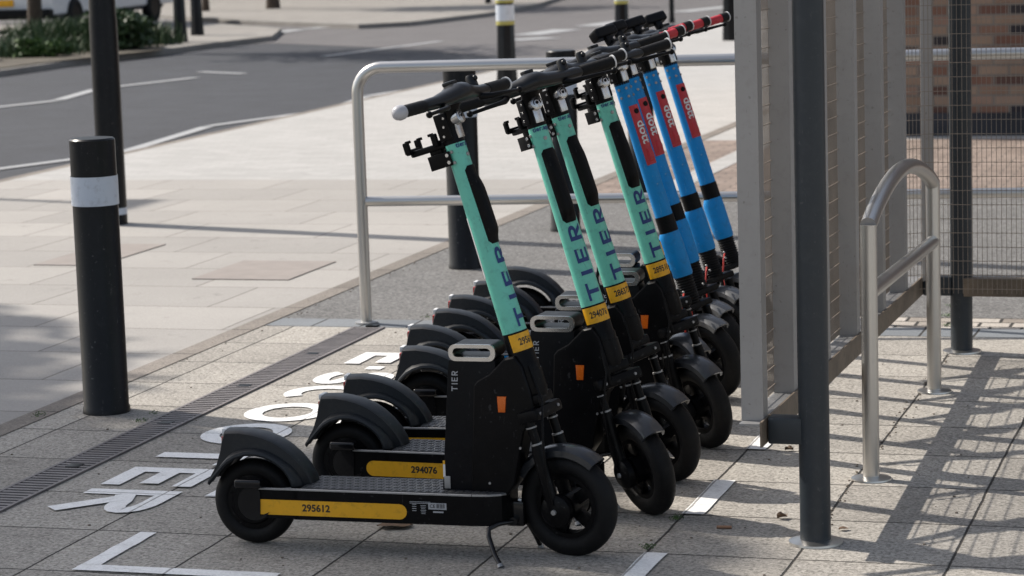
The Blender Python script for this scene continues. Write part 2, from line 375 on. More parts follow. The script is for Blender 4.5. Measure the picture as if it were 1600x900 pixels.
_tc = {}
def text_bm(body, size, bold=0., spacing=1., align='CENTER'):
    cu = bpy.data.curves.new('t', 'FONT'); cu.body = body; cu.size = size; cu.offset = bold; cu.space_character = spacing
    cu.align_x = align; cu.align_y = 'CENTER'; cu.resolution_u = 3
    o = bpy.data.objects.new('t', cu); C.objects.link(o)
    me = bpy.data.meshes.new_from_object(o.evaluated_get(bpy.context.evaluated_depsgraph_get()))
    bpy.data.objects.remove(o)
    b = bmesh.new(); b.from_mesh(me); bpy.data.meshes.remove(me)
    return b
def wordmark(strokes_of, word, h, adv, th):
    """letters from straight strokes and one bowl, x along the word, y up"""
    b = bmesh.new()
    def quad(x0, y0, x1, y1): b.faces.new([b.verts.new((p[0], p[1], 0)) for p in ((x0, y0), (x1, y0), (x1, y1), (x0, y1))])
    x = 0
    for ch in word:
        if ch == 'T': wd = .78*h; quad(x, h-th, x+wd, h); quad(x+wd/2-th/2, 0, x+wd/2+th/2, h-th)
        elif ch == 'I': wd = th; quad(x, 0, x+th, h)
        elif ch == 'E':
            wd = .62*h; quad(x, 0, x+th, h); quad(x+th, 0, x+wd, th); quad(x+th, h-th, x+wd, h); quad(x+th, h/2-th/2, x+wd*.93, h/2+th/2)
        elif ch == 'R':
            wd = .68*h; quad(x, 0, x+th, h); r = .29*h; cy = h-r; n = 8
            quad(x+th, h-th, x+wd-r, h); quad(x+th, h-2*r, x+wd-r, h-2*r+th)
            o_ = [(x+wd-r+r*math.cos(a), cy+r*math.sin(a)) for a in [math.pi/2-math.pi*i/n for i in range(n+1)]]
            i_ = [(x+wd-r+(r-th)*math.cos(a), cy+(r-th)*math.sin(a)) for a in [math.pi/2-math.pi*i/n for i in range(n+1)]]
            for k in range(n): b.faces.new([b.verts.new((*q, 0)) for q in (o_[k], i_[k], i_[k+1], o_[k+1])])
            b.faces.new([b.verts.new((*q, 0)) for q in ((x+wd-r-th*.9, h-2*r), (x+wd-th*1.1, 0), (x+wd+th*.1, 0), (x+wd-r+th*.35, h-2*r))])
        x += wd + adv
    tot = x-adv
    for v in b.verts: v.co.x -= tot/2; v.co.y -= h/2
    return b
def slice_bm(b, axis, step):
    lo = min(v.co[axis] for v in b.verts); hi = max(v.co[axis] for v in b.verts)
    q = lo+step
    while q < hi:
        no = [0, 0, 0]; no[axis] = 1; co = [0, 0, 0]; co[axis] = q
        bmesh.ops.bisect_plane(b, geom=b.verts[:]+b.edges[:]+b.faces[:], plane_co=co, plane_no=no)
        q += step
    return b
def bm_obj(b, name, mat, parent, fn, flip=False):
    for v in b.verts: v.co = Vector(fn(v.co.x, v.co.y))
    me = bpy.data.meshes.new(name); b.to_mesh(me); b.free(); me.materials.append(mat)
    o = bpy.data.objects.new(name, me); C.objects.link(o)
    if parent is not None: o.parent = parent
    return o

# ------------------------------------------------------------------ ground
def sheet(name, poly, z, mat, thick=0.):
    m = MB(); vs = [m.b.verts.new((x, y, z)) for x, y in poly]; f = m.b.faces.new(vs)
    if thick:
        lo = [m.b.verts.new((x, y, z-thick)) for x, y in poly]; n = len(poly)
        for k in range(n): m.b.faces.new((vs[k], vs[(k+1) % n], lo[(k+1) % n], lo[k]))
    bmesh.ops.recalc_face_normals(m.b, faces=m.b.faces)
    if f.normal.z < 0: bmesh.ops.reverse_faces(m.b, faces=m.b.faces[:])
    return struct(m.build(name, mat, smooth=0, recalc=False))
def rect(x0, y0, x1, y1): return [(x0, y0), (x1, y0), (x1, y1), (x0, y1)]
sheet('ground', rect(-900, -300, 900, 1500), -.16, EARTH)
RZ = -.02
sheet('road', rect(-60, -60, -8.8, 150), RZ, ROAD)
# paler raised table of the junction
ja, jb, jc = at(425, 68, RZ), at(620, 76, RZ), at(790, 90, RZ)
sheet('junction_table', [(-60, 33.6), (ja.x-3, 34.6), (ja.x, ja.y), (jb.x, jb.y), (jc.x, jc.y), (-8.8, 29.6), (-8.8, 150), (-60, 150)], RZ+.004, ROAD2)
sheet('slab_paving', rect(-4.30, -30, 30, 10.34), 0, SLAB, .15)
sheet('plaza_paving', rect(-8.70, -30, -4.40, 16.4), 0, PLAZA, .15)
sheet('pale_block_paving', rect(-8.70, 16.4, -4.40, 90), 0, SETTS, .15)
sheet('edge_kerb', rect(-4.40, -30, -4.30, 60), .003, KERBM, .15)
sheet('road_kerb', rect(-8.80, -30, -8.70, 90), .0, KERBM, .15)
sheet('sett_strip', rect(-4.30, 10.34, 30, 10.56), 0, BLUESETT, .15)
sheet('cement_strip', rect(-3.0, 10.56, 30, 10.84), 0, RUBBLE, .15)
sheet('tarmac_footway', [(-4.30, 10.56), (-3.0, 10.56), (-3.0, 10.84), (30, 10.84), (30, 15.4), (-4.30, 15.4)], 0, TARMAC, .15)
sheet('red_block_paving', rect(-4.30, 15.4, 30, 19.2), 0, REDB, .15)
sheet('rear_paving', rect(-4.30, 19.2, 30, 90), -.001, SETTS, .15)
sheet('pale_stone_strip', rect(-3.86, 15.5, -3.68, 19.2), .003, SETTS)
# far side of the road
def pp(pts, z=0.): return [tuple(at(x, y, z))[:2] for x, y in pts]
sheet('far_pavement', pp([(-700, 175), (0, 110), (120, 93), (240, 79), (330, 67), (425, 56), (440, 44), (330, 36), (240, 33), (-700, 60)], .06), .06, FARPAV, .2)
sheet('far_corner_pavement', pp([(-300, 12), (240, 22), (380, 32), (560, 38), (640, 34), (760, 20), (840, 6), (900, -14), (600, -40), (-300, -40)], .06), .06, FARPAV, .2)
# painted lines on the road
def strip(m, a, b, wd, z):
    a = Vector(a); b = Vector(b); d = (b-a); d.z = 0; d.normalize(); n = Vector((-d.y, d.x, 0))*wd/2
    m.tri([Vector((*(q.xy), z)) for q in (a-n, b-n, b+n, a+n)])
def line_obj(name, segs, wd, mat, z=RZ+.008):
    m = MB()
    for a, b in segs: strip(m, at(*a, RZ), at(*b, RZ), wd, z)
    for f in m.b.faces:
        f.normal_update()
        if f.normal.z < 0: f.normal_flip()
    return struct(m.build(name, mat, smooth=0, recalc=False))
line_obj('zigzag_marking', [((-160, 288), (0, 265)), ((0, 265), (190, 240)), ((192, 239), (324, 199)), ((326, 198), (518, 172)), ((520, 171), (572, 152)), ((574, 151), (700, 132)), ((702, 131), (740, 118))], .12, PAINT_ROAD)
line_obj('centre_marking', [((-160, 186), (90, 158)), ((92, 157), (148, 141)), ((150, 140), (306, 122)), ((312, 113), (382, 116)), ((505, 89), (688, 65))], .14, PAINT_ROAD)
line_obj('crossing_marking', [((820, 56), (888, 47)), ((800, 64), (862, 60)), ((918, 42), (985, 33)), ((690, 140), (790, 118)), ((1060, 20), (1150, 10))], .5, PAINT_ROAD, RZ+.012)
line_obj('yellow_edge_marking', [((-300, 150), (0, 113)), ((0, 113), (150, 94)), ((150, 94), (240, 83)), ((240, 83), (425, 62))], .13, PAINT_YEL)
line_obj('give_way_marking', [((385, 58), (420, 53)), ((432, 52), (468, 47)), ((480, 46), (516, 43)), ((530, 42), (570, 40)), ((585, 39), (640, 38))], .35, PAINT_ROAD, RZ+.012)

# ------------------------------------------------------------------ bay markings and lettering on the slabs
def bay(name, rects):
    m = MB()
    for x0, y0, x1, y1 in rects:
        n = 6; j = lambda: random.uniform(-.0025, .0025)
        L_ = [(x0+j(), y0+(y1-y0)*i/n) for i in range(n+1)]; R_ = [(x1+j(), y0+(y1-y0)*i/n) for i in range(n+1)]
        for i in range(n): m.tri([(*L_[i], .004), (*R_[i], .004), (*R_[i+1], .004), (*L_[i+1], .004)])
    bmesh.ops.recalc_face_normals(m.b, faces=m.b.faces)
    for f in m.b.faces:
        if f.normal.z < 0: f.normal_flip()
    return struct(m.build(name, PAINT, smooth=0, recalc=False))
bay('bay_dash_marking', [(-1.688, y, -1.622, y+.46) for y in (5.30, 6.225, 7.145, 8.065, 8.985)] + [(-3.19, y, -3.135, y+.45) for y in (7.14, 8.06, 8.98)])
bay('bay_corner_marking', [(-3.192, 6.30, -3.137, 6.675), (-3.192, 6.235, -2.60, 6.298)])
def stroke_letter(m, pts, wd, closed=False):
    """one brushed stroke in letter space (u right, v up); letter space u -> -y, v -> +x"""
    P = [Vector(p) for p in pts]; n = len(P); L = []; Rr = []
    for i, p in enumerate(P):
        a = P[(i-1) % n] if (closed or i) else p; b = P[(i+1) % n] if (closed or i < n-1) else p
        d = (b-a).normalized(); q = Vector((-d.y, d.x))*wd/2
        L.append(p+q); Rr.append(p-q)
    for i in range(n if closed else n-1):
        k = (i+1) % n
        yield [L[i], Rr[i], Rr[k], L[k]]
def el(cx, cy, rx, ry, a0, a1, n=14): return [(cx+rx*math.cos(R(a0+(a1-a0)*i/n)), cy+ry*math.sin(R(a0+(a1-a0)*i/n))) for i in range(n+(0 if abs(a1-a0) >= 360 else 1))]
def ground_word():
    m = MB(); H_ = .31
    # letter, y of its left edge (far) and right edge (near)
    lay = [('E', 9.71, 9.45), ('-', 9.40, 9.335), ('S', 9.275, 9.02), ('C', 8.985, 8.685), ('O', 8.63, 8.29), ('O', 8.25, 7.90), ('T', 7.835, 7.57), ('E', 7.51, 7.25), ('R', 7.19, 6.90)]
    z = .004
    for ch, yl, yr in lay:
        Wd = yl-yr; st = []
        t_ = .066; h = H_
        if ch == 'E': st = [([(t_/2, 0), (t_/2, h)], t_), ([(t_, t_/2), (Wd, t_/2)], t_), ([(t_, h-t_/2), (Wd, h-t_/2)], t_), ([(t_, h/2), (Wd*.9, h/2)], t_)]
        elif ch == '-': st = [([(0, h*.52), (Wd, h*.52)], t_)]
        elif ch == 'T': st = [([(0, h-t_/2), (Wd, h-t_/2)], t_), ([(Wd/2, 0), (Wd/2, h-t_)], t_+.01)]
        elif ch == 'O': st = [(el(Wd/2, h/2, Wd/2-t_/2, h/2-t_/2, 0, 360, 28), t_, True)]
        elif ch == 'C': st = [(el(Wd/2, h/2, Wd/2-t_/2, h/2-t_/2, 50, 310, 22), t_)]
        elif ch == 'S':
            q = el(Wd/2, h*.73, Wd*.36, h*.27-t_/2, 20, 260, 14) + el(Wd/2, h*.27, Wd*.40, h*.27-t_/2, 80, -160, 14)
            st = [(q, t_*.95)]
        elif ch == 'R':
            q = [(t_, h-t_/2)] + el(Wd*.55, h*.73, Wd*.38, h*.27-t_/2, 90, -90, 10) + [(t_, h*.46+t_/2-.028)]
            st = [([(t_/2, 0), (t_/2, h)], t_), (q, t_), ([(Wd*.40, h*.50), (Wd*.97, 0)], t_*1.05)]
        k = 0
        for s_ in st:
            for quad in stroke_letter(m, s_[0], s_[1], len(s_) > 2):
                m.tri([(-3.595+p.y, yl-p.x, z+k*.0006) for p in quad])
            k += 1
    for f in m.b.faces:
        f.normal_update()
        if f.normal.z < 0: f.normal_flip()
    return struct(m.build('ground_lettering', PAINT, smooth=0, recalc=False))
ground_word()

# ------------------------------------------------------------------ slotted drain
dr = thing('drain_channel', 'long slotted iron drain channel crossing the slabs beside the painted lettering', 'drain', (-3.80, 8.5, 0))
m = MB(); y0, y1 = -5.0, 10.33
for x in (-.068, .062): m.box((x, (y0+y1)/2-8.5, .001), (.012, y1-y0, .012))
m.build('frame', DRAIN, dr, smooth=0)
m = MB(); y = y0
while y < y1:
    m.box((-.003, y-8.5, .002), (.118, .019, .008)); y += .034
m.build('grating', DRAIN, dr, smooth=0)
m = MB(); m.box((-.003, (y0+y1)/2-8.5, .0006), (.118, y1-y0, .0008)); m.build('channel_bed', BLACK, dr, smooth=0)
m = MB()
for k in range(22): m.box((-.003, y0+.25+k*.72-8.5, .0045), (.05, .05, .006), .01)
islands(m, 'locking_bar', BLACK, dr)
for i, (q, lab) in enumerate(((((295, 437), (385, 408), (530, 410), (445, 438)), 'brownish paved inspection cover in the pale plaza nearer to the steel railing'),
                              (((20, 415), (200, 380), (290, 385), (115, 415)), 'brownish paved inspection cover in the pale plaza behind the near black bollard'))):
    m = MB(); ps = [at(*p) for p in q]; c = sum(ps, Vector())/4
    xs = sorted(p.x for p in ps); ys = sorted(p.y for p in ps)
    m.box((0, 0, .002), ((xs[2]+xs[3]-xs[0]-xs[1])/2, (ys[2]+ys[3]-ys[0]-ys[1])/2, .006))
    o = m.build('inspection_cover', COVER, None, smooth=0); o.location = c
    tag(o, lab, 'cover', 'inspection covers in the plaza')

# ------------------------------------------------------------------ buildings
b1 = thing('brick_building', 'red and yellow brick building with dark plinth behind the mesh shelter', 'building', (-3.6, 19.5, 0))
m = MB(); m.box((7, 3, 3.15), (14, 6, 6.3)); m.build('wall', BRICK, b1, smooth=0)
m = MB(); m.box((7, 2.985, .085), (14.03, 6.03, .17)); m.build('plinth', DARKBRICK, b1, smooth=0)
m = MB(); m.box((7, 3, 6.25), (14.3, 6.3, .2)); m.build('roof', DARKWALL, b1, smooth=0)
for wx in (1.0, 3.6, 6.2, 8.8):
    m = MB(); m.box((wx, -.01, 2.4), (1.1, .06, 1.3)); f = m.build('window', WHITE, b1, smooth=0)
    m = MB(); m.box((wx-.26, -.03, 2.4), (.46, .05, 1.15)); m.box((wx+.26, -.03, 2.4), (.46, .05, 1.15)); m.build('pane', GLASS, f, smooth=0)
bp = at(500, 2); b2 = thing('dark_building', 'long dark brown building at the far edge of the junction', 'building', (bp.x-4, bp.y+4, 0), R(-14))
m = MB(); m.box((-4, 4, 3), (34, 8, 6.2)); m.build('wall', DARKWALL, b2, smooth=0)
m = MB(); m.box((-4, 4, 6.3), (34.6, 8.6, .3)); m.build('roof', DARKBRICK, b2, smooth=0)
for k in range(9):
    m = MB(); m.box((-19+k*3.6, -.02, 2.6), (1.6, .1, 1.5)); f = m.build('window', WOOD, b2, smooth=0)
    m = MB(); m.box((-19+k*3.6, -.06, 2.6), (1.4, .06, 1.3)); m.build('pane', GLASS, f, smooth=0)

# ------------------------------------------------------------------ bollards and poles
def bollard(pos, label, r=.082, h=1.0, band=(.76, .865), group='black bollards along the plaza edge', lean=0.):
    t = thing('bollard', label, 'bollard', (pos[0], pos[1], 0), 0, group); t.rotation_euler = (0, lean, 0)
    m = MB(); m.rings([((0, 0, 0), r+.005), ((0, 0, .02), r+.003), ((0, 0, .024), r), ((0, 0, h-.006), r), ((0, 0, h), r-.006)], 40)
    m.build('post', BOLLARD, t)
    m = MB(); m.rings([((0, 0, band[0]), r+.003), ((0, 0, band[1]), r+.003)], 40, False); m.rings([((0, 0, band[0]), r+.003), ((0, 0, band[0]), r)], 40, False); m.rings([((0, 0, band[1]), r+.003), ((0, 0, band[1]), r)], 40, False)
    m.build('reflective_band', REFL_WHITE, t)
    return t
bollard(at(167, 643), 'near black bollard with white band standing on the slabs by the drain', lean=R(.0))
bollard(at(728, 418), 'black bollard just behind the leaning stem of the nearest scooter')
bollard(at(884, 360), 'black bollard behind the middle of the scooter row, second past the railing')
bollard(at(1004, 300), 'black bollard half hidden between the teal and blue stems')
def tall_bollard(pos, label, h, bands, r=.085, rb=.115):
    t = thing('bollard', label, 'bollard', (pos[0], pos[1], 0), 0, 'tapered black bollards by the road')
    m = MB(); m.rings([((0, 0, 0), rb), ((0, 0, .05), rb), ((0, 0, .3), r+.012), ((0, 0, h-.04), r), ((0, 0, h), r-.03)], 8); m.build('post', BOLLARD, t)
    for z0, z1, mt in bands:
        m = MB(); m.rings([((0, 0, z0), r+.009), ((0, 0, z1), r+.009)], 24, False); m.build('reflective_band', mt, t)
    return t
tall_bollard(at(793, 141), 'black bollard with white and yellow bands at the kerb behind the railing', 1.12, [(.66, .70, REFL_YEL), (.70, .86, REFL_WHITE), (.88, .91, REFL_YEL), (.91, 1.05, REFL_WHITE)])
tall_bollard(at(973, 92), 'banded black bollard further back above the handlebars', 1.12, [(.66, .70, REFL_YEL), (.70, .86, REFL_WHITE), (.88, .91, REFL_YEL), (.91, 1.05, REFL_WHITE)], r=.075)
tall_bollard(at(283, 72), 'black bollard with white top beside the shrubs across the road', 1.1, [(.72, .92, REFL_WHITE)])
tall_bollard(at(309, 61), 'plain black bollard right of the white topped one across the road', 1.1, [(.9, 1.0, REFL_WHITE)])
tall_bollard(at(1142, 63), 'thick black bollard just left of the grey shelter panels', 1.1, [(.9, 1.0, REFL_WHITE)], r=.09)
for px, py, lab, r_ in ((1050, 36, 'thin dark post at the far kerb above the handlebars', .04), (763, 10, 'short dark post on the far corner pavement', .06)):
    p = at(px, py); m = MB(); m.rings([((0, 0, 0), r_*1.3), ((0, 0, .1), r_), ((0, 0, 1.3), r_), ((0, 0, 1.33), r_*.7)], 12)
    o = m.build('post', BOLLARD); o.location = p; tag(o, lab, 'post')
pl = thing('lamp_post', 'tall dark pole behind the near black bollard', 'lamp post', at(178, 350))
m = MB(); m.rings([((0, 0, 0), .083), ((0, 0, 1.2), .083), ((0, 0, 1.25), .079), ((0, 0, 6), .07)], 28); m.build('pole', BOLLARD, pl)
m = MB(); m.rings([((0, 0, .06), .084), ((0, 0, .10), .084)], 28, False); m.build('collar', REFL_WHITE, pl)
m = MB(); m.tube([(0, 0, 5.98), (-.1, 0, 6.25), (-.5, 0, 6.4), (-1.0, 0, 6.45)], .035); m.build('arm', BOLLARD, pl)
m = MB(); m.box((-1.25, 0, 6.45), (.6, .22, .1), .04); m.build('lamp_head', BOLLARD, pl)
p2 = thing('street_lamp', 'tall street lamp on the far pavement outside the left of the picture', 'lamp post', (-16.2, 17.45, 0))
m = MB(); m.rings([((0, 0, 0), .1), ((0, 0, 1.4), .1), ((0, 0, 1.45), .06), ((0, 0, 8.6), .045)], 20); m.build('pole', BOLLARD, p2)
m = MB(); m.box((.0, 0, 8.65), (.25, .6, .1), .04); m.build('lamp_head', BOLLARD, p2)

# ------------------------------------------------------------------ steel railing
FS = .13
def fy(x): return 10.45 + FS*(x+3.86)
rl = thing('railing', 'long brushed steel guard railing with two rails behind the scooters', 'railing', (-3.86, 10.45, 0), math.atan(FS))
def fence_pts():
    r = .11; pts = [(0, 0, 0), (0, 0, .6), (0, 0, 1.115-r)]
    for i in range(1, 9):
        a = R(180-90*i/8); pts.append((r+r*math.cos(a), 0, 1.115-r+r*math.sin(a)))
    return pts + [(1., 0, 1.115), (4, 0, 1.115), (7.9, 0, 1.115)]
m = MB(); m.tube(fence_pts(), .0245, 20); m.build('top_rail', STEEL, rl)
m = MB(); m.cyl((.02, 0, .535), (7.9, 0, .535), .0215, n=18); m.build('middle_rail', STEEL, rl)
for x in (1.95, 3.9, 5.85, 7.8):
    m = MB(); m.cyl((x, 0, 0), (x, 0, 1.10), .0245, n=18); m.build('post', STEEL, rl)
for x in (0, 1.95, 3.9, 5.85, 7.8):
    m = MB(); m.rings([((x, 0, .001), .05), ((x, 0, .008), .05), ((x, 0, .01), .03)], 20); m.build('base_collar', GALV, rl)

# ------------------------------------------------------------------ mesh shelter
sh = thing('bike_shelter', 'grey steel shelter with wire mesh sides, vertical plates and dark posts', 'shelter', (-1.25, 6.88, 0))
def sh_part(m, name, mat, parent=sh, smooth=40):
    o = m.build(name, mat, parent, smooth)
    for v in o.data.vertices: v.co -= Vector((-1.25, 6.88, 0))
    return o
SL = -.018           # the footway falls slightly along the shelter
def zr(y): return SL*(y-6.85)
YS = [6.85, 7.31, 7.87, 8.45, 9.03, 9.58]; TOPZ = 2.3
for (x, y) in ((-1.247, 6.88), (-1.225, 10.0)):
    m = MB(); m.rings([((x, y, .0), .0425), ((x, y, 2.45), .0425), ((x, y, 2.46), .02)], 32); p = sh_part(m, 'post', ANTHRA)
    m = MB(); m.rings([((x, y, .001), .075), ((x, y, .007), .074), ((x, y, .012), .045)], 32); sh_part(m, 'base_plate', STEEL, p)
for y in (6.88, 10.0):
    m = MB(); m.box((-1.315, y, .318+zr(y)), (.11, .06, .074), .006); sh_part(m, 'bracket', ANTHRA)
    m = MB(); m.box((-1.32, y, 2.33), (.13, .06, .07), .006); sh_part(m, 'bracket', ANTHRA)
# bottom tray: upright lip and shelf
m = MB()
m.loft([[(-1.380, y, .282+zr(y)), (-1.374, y, .282+zr(y)), (-1.374, y, .352+zr(y)), (-1.380, y, .352+zr(y))] for y in (6.79, 8.4, 10.05)])
sh_part(m, 'bottom_rail', TRAY, smooth=0)
m = MB()
m.loft([[(-1.440, y, .340+zr(y)), (-1.381, y, .340+zr(y)), (-1.381, y, .345+zr(y)), (-1.440, y, .345+zr(y))] for y in (6.80, 8.4, 10.05)])
sh_part(m, 'shelf', GALV, smooth=0)
m = MB(); m.box((-1.41, 8.42, TOPZ+.03), (.08, 3.3, .06), .004); sh_part(m, 'top_rail', GALV)
for k, y in enumerate(YS):
    m = MB(); z0 = .346+zr(y); hh = TOPZ-z0
    x0, x1 = -1.442, -1.381
    m.box(((x0+x1)/2, y, z0+hh/2), (x1-x0, .005, hh))
    m.box((x1-.0025, y+.032, z0+hh/2), (.005, .06, hh)); m.box((x0+.0025, y+.014, z0+hh/2), (.005, .024, hh))
    sh_part(m, 'upright_plate', PANEL, smooth=0)
m = MB(); m.box((-1.35, 9.985, .28+(TOPZ-.28)/2), (.045, .03, TOPZ-.28), .003); sh_part(m, 'upright_plate', PANEL)
# wire mesh round the corner: horizontal wires bent, vertical wires welded on
def meshpath():
    pts = [(-1.437, 6.855), (-1.437, 9.78)]
    r = .12
    for i in range(1, 7):
        a = R(180-90*i/6); pts.append((-1.437+r+r*math.cos(a), 9.78+r*math.sin(a)))
    pts += [(1.9, 9.90)]
    return [Vector((x, y)) for x, y in pts]
mp_ = meshpath()
def bar(m, a, b, r):
    a = Vector(a); b = Vector(b); d = (b-a).normalized(); o1 = d.orthogonal().normalized(); o2 = d.cross(o1)
    q = [o1*r, o2*r, -o1*r, -o2*r]
    va = [m.b.verts.new(a+k) for k in q]; vb = [m.b.verts.new(b+k) for k in q]
    for k in range(4): m.b.faces.new((va[k], va[(k+1) % 4], vb[(k+1) % 4], vb[k]))
def wires(m, pts, zlo, zhi, sv, shz, r):
    z = zhi
    k = 0
    while z > zlo:
        for a, b in zip(pts, pts[1:]): bar(m, (a.x, a.y, z+max(zr(a.y), -.06)), (b.x, b.y, z+max(zr(b.y), -.06)), r*1.15)
        z -= shz
    d = 0.
    for a, b in zip(pts, pts[1:]):
        L_ = (b-a).length; n_ = max(1, round(L_/sv))
        for i in range(n_):
            p = a+(b-a)*(i/n_)
            nx = Vector((-(b-a).y, (b-a).x)).normalized()*r*1.6
            bar(m, (p.x+nx.x, p.y+nx.y, zlo+max(zr(p.y), -.06)), (p.x+nx.x, p.y+nx.y, zhi), r)
m = MB(); wires(m, mp_[:2], .35, 2.28, .0165, .0545, .0017); sh_part(m, 'side_mesh', WIRE, smooth=0)
m = MB(); wires(m, mp_[1:], .30, 2.28, .0185, .0545, .0014); sh_part(m, 'back_mesh', WIRE, smooth=0)
m = MB(); m.box((.34, 9.97, .262), (3.1, .05, .07), .003); sh_part(m, 'back_rail', TRAY, smooth=0)
m = MB(); m.box((.34, 9.97, TOPZ+.03), (3.1, .05, .06), .003); sh_part(m, 'back_top_rail', GALV, smooth=0)

# ------------------------------------------------------------------ steel hoop (bike stand)
hp = thing('bike_hoop', 'tall brushed steel hoop with sloping cross rail inside the shelter', 'bike stand', (-1.22, 8.42, 0))
ya, yb = -.725, .733
def hz(y): return SL*(y+8.42-7.69)
m = MB(); m.cyl((0, ya, 0), (0, ya, .785), .0255, n=24); m.build('leg', STEEL, hp)
m = MB(); m.cyl((0, yb, 0), (0, yb, .76), .0255, n=24); m.build('leg', STEEL, hp)
pts = []
for i in range(15):
    f = i/14; y = ya+(yb-ya)*f; pts.append((0, y, .782-.026*f + .112*math.sin(math.pi*f)**.85))
m = MB(); m.tube(pts, .0257, 24); m.build('top_bend', STEEL, hp)
m = MB(); m.cyl((0, ya+.02, .575), (0, yb-.02, .545), .0235, n=24); m.build('cross_rail', STEEL, hp)
for y in (ya, yb):
    m = MB(); m.rings([((0, y, .001), .062), ((0, y, .006), .061), ((0, y, .011), .027)], 32); m.build('base_plate', STEEL, hp)

# ------------------------------------------------------------------ e-scooters
AX0 = Vector((.921, 0, .142)); AXU = Vector((-.284, 0, .959)).normalized(); AXX = Vector((AXU.z, 0, -AXU.x))
def steer_m(deg):
    b = Matrix((AXX, Vector((0, 1, 0)), AXU)).transposed().to_4x4(); b.translation = AX0
    return b @ Matrix.Rotation(R(deg), 4, 'Z')
STEERED = {'stem', 'neck', 'handlebar', 'phone_holder', 'display', 'fork', 'front_wheel', 'front_mudguard'}
def plan(m, poly, z0, z1, bev=0., seg=2):
    t = MB(); t.prism(poly, z0, z1, bev, seg=seg)
    for v in t.b.verts: v.co = Vector((v.co.x, v.co.z, v.co.y))
    bmesh.ops.recalc_face_normals(t.b, faces=t.b.faces)
    m.merge(t.b); return m
def annulus(m, outer, inner, y0, y1):
    secs = []
    n = len(outer)
    a = [m.b.verts.new((x, y0, z)) for x, z in outer]; b = [m.b.verts.new((x, y0, z)) for x, z in inner]
    c = [m.b.verts.new((x, y1, z)) for x, z in inner]; d = [m.b.verts.new((x, y1, z)) for x, z in outer]
    for p, q in ((a, b), (b, c), (c, d), (d, a)):
        for k in range(n): m.b.faces.new((p[k], p[(k+1) % n], q[(k+1) % n], q[k]))
    return m
def fender(parent, mat):
    T = [(.186, .182), (.178, .204), (.160, .232), (.135, .259), (.106, .283), (.075, .302), (.042, .315), (.008, .323), (-.03, .328), (-.075, .326), (-.083, .303), (-.09, .27), (-.105, .228), (-.128, .187)]
    Eg = [(.140, .176), (.138, .194), (.130, .214), (.117, .232), (.101, .246), (.08, .259), (.056, .269), (.030, .274), (.0, .273), (-.032, .263), (-.056, .249), (-.074, .232), (-.092, .212), (-.115, .186)]
    secs = []
    for i, (t, e) in enumerate(zip(T, Eg)):
        f = i/(len(T)-1)
        wt = .030+.010*math.sin(math.pi*min(1, f*1.1)); we = .073
        g = min(1, max(0, (f-.08)/.25)); k1 = .55+.27*g      # how far down the side wall reaches before the flare
        w1 = (t[0]*(1-k1)+e[0]*k1, t[1]*(1-k1)+e[1]*k1)
        up_ = .006
        half = [(t[0], 0, t[1]+.003), (t[0], wt*.7, t[1]+.001), (t[0]*.97+e[0]*.03, wt, t[1]*.97+e[1]*.03-.001), (t[0]*.9+e[0]*.1, wt+.003, t[1]*.9+e[1]*.1),
                ((t[0]+w1[0])/2, wt+.004, (t[1]+w1[1])/2), (w1[0], wt+.006, w1[1]), (w1[0]*.6+e[0]*.4, we*.80, w1[1]*.6+e[1]*.4+up_*.4), (e[0], we*.97, e[1]+.004), (e[0], we, e[1]-.003)]
        secs.append([(x, -y, z) for x, y, z in half[::-1]] + half[1:])
    m = MB(); m.loft(secs, closed=False, caps=False)
    bmesh.ops.recalc_face_normals(m.b, faces=m.b.faces)
    inner = [[(x*.97, y*.94, z-.006) for x, y, z in s_] for s_ in secs]
    m.loft(inner, closed=False, caps=False)
    for a, b in ((0, 0), (-1, -1)):
        for k in range(len(secs)-1):
            m.tri([secs[k][a], secs[k+1][a], inner[k+1][a], inner[k][a]])
    for j in range(len(secs[0])-1):
        m.tri([secs[-1][j], secs[-1][j+1], inner[-1][j+1], inner[-1][j]])
    bmesh.ops.remove_doubles(m.b, verts=m.b.verts, dist=.0002)
    o = m.build('rear_fender', mat, parent, 34)
    s = MB(); s.box((-.086, 0, .290), (.010, .036, .036), .003); s.build('tail_light', REDLENS, o)
    s = MB(); s.box((-.080, 0, .322), (.014, .044, .018), .004); s.build('tail_light_cap', WHITE, o)
    return o
def wheel_front(parent, mark=True):
    m = MB(); m.wheel((0, 0, 0), .1145, .0315, 64, 16, 1.0)
    o = m.build('front_wheel', RUBBER, parent, 50)
    m = MB(); annulus(m, arc(0, 0, .092, 0, 360, 47), arc(0, 0, .078, 0, 360, 47), -.020, .020)
    for k in range(5):
        a = R(90+72*k); rot = Matrix.Rotation(-a, 3, 'Y')
        m.box((math.cos(a)*.054, 0, math.sin(a)*.054), (.062, .022, .036), .008, rot)
    m.cyl((0, -.042, 0), (0, .042, 0), .040, n=28)
    bmesh.ops.remove_doubles(m.b, verts=m.b.verts, dist=.00005)
    m.build('rim', BLACK, o, 40)
    return o
def wheel_rear(parent):
    m = MB(); m.wheel((0, 0, .1225), .0965, .0262, 60, 16, 1.05)
    o = m.build('rear_wheel', RUBBER, parent, 50)
    m = MB(); m.rings([((0, -.026, .1225), .045), ((0, -.0265, .1225), .060), ((0, -.022, .1225), .064), ((0, -.021, .1225), .078), ((0, .021, .1225), .078), ((0, .022, .1225), .064), ((0, .0265, .1225), .060), ((0, .026, .1225), .045)], 40)
    for k in range(9):
        a = 2*math.pi*k/9
        for s_ in (-1, 1): m.cyl((math.cos(a)*.071, s_*.0205, .1225+math.sin(a)*.071), (math.cos(a)*.071, s_*.0235, .1225+math.sin(a)*.071), .0035, n=8)
    m.build('hub_motor', BLACK, o)
    return o
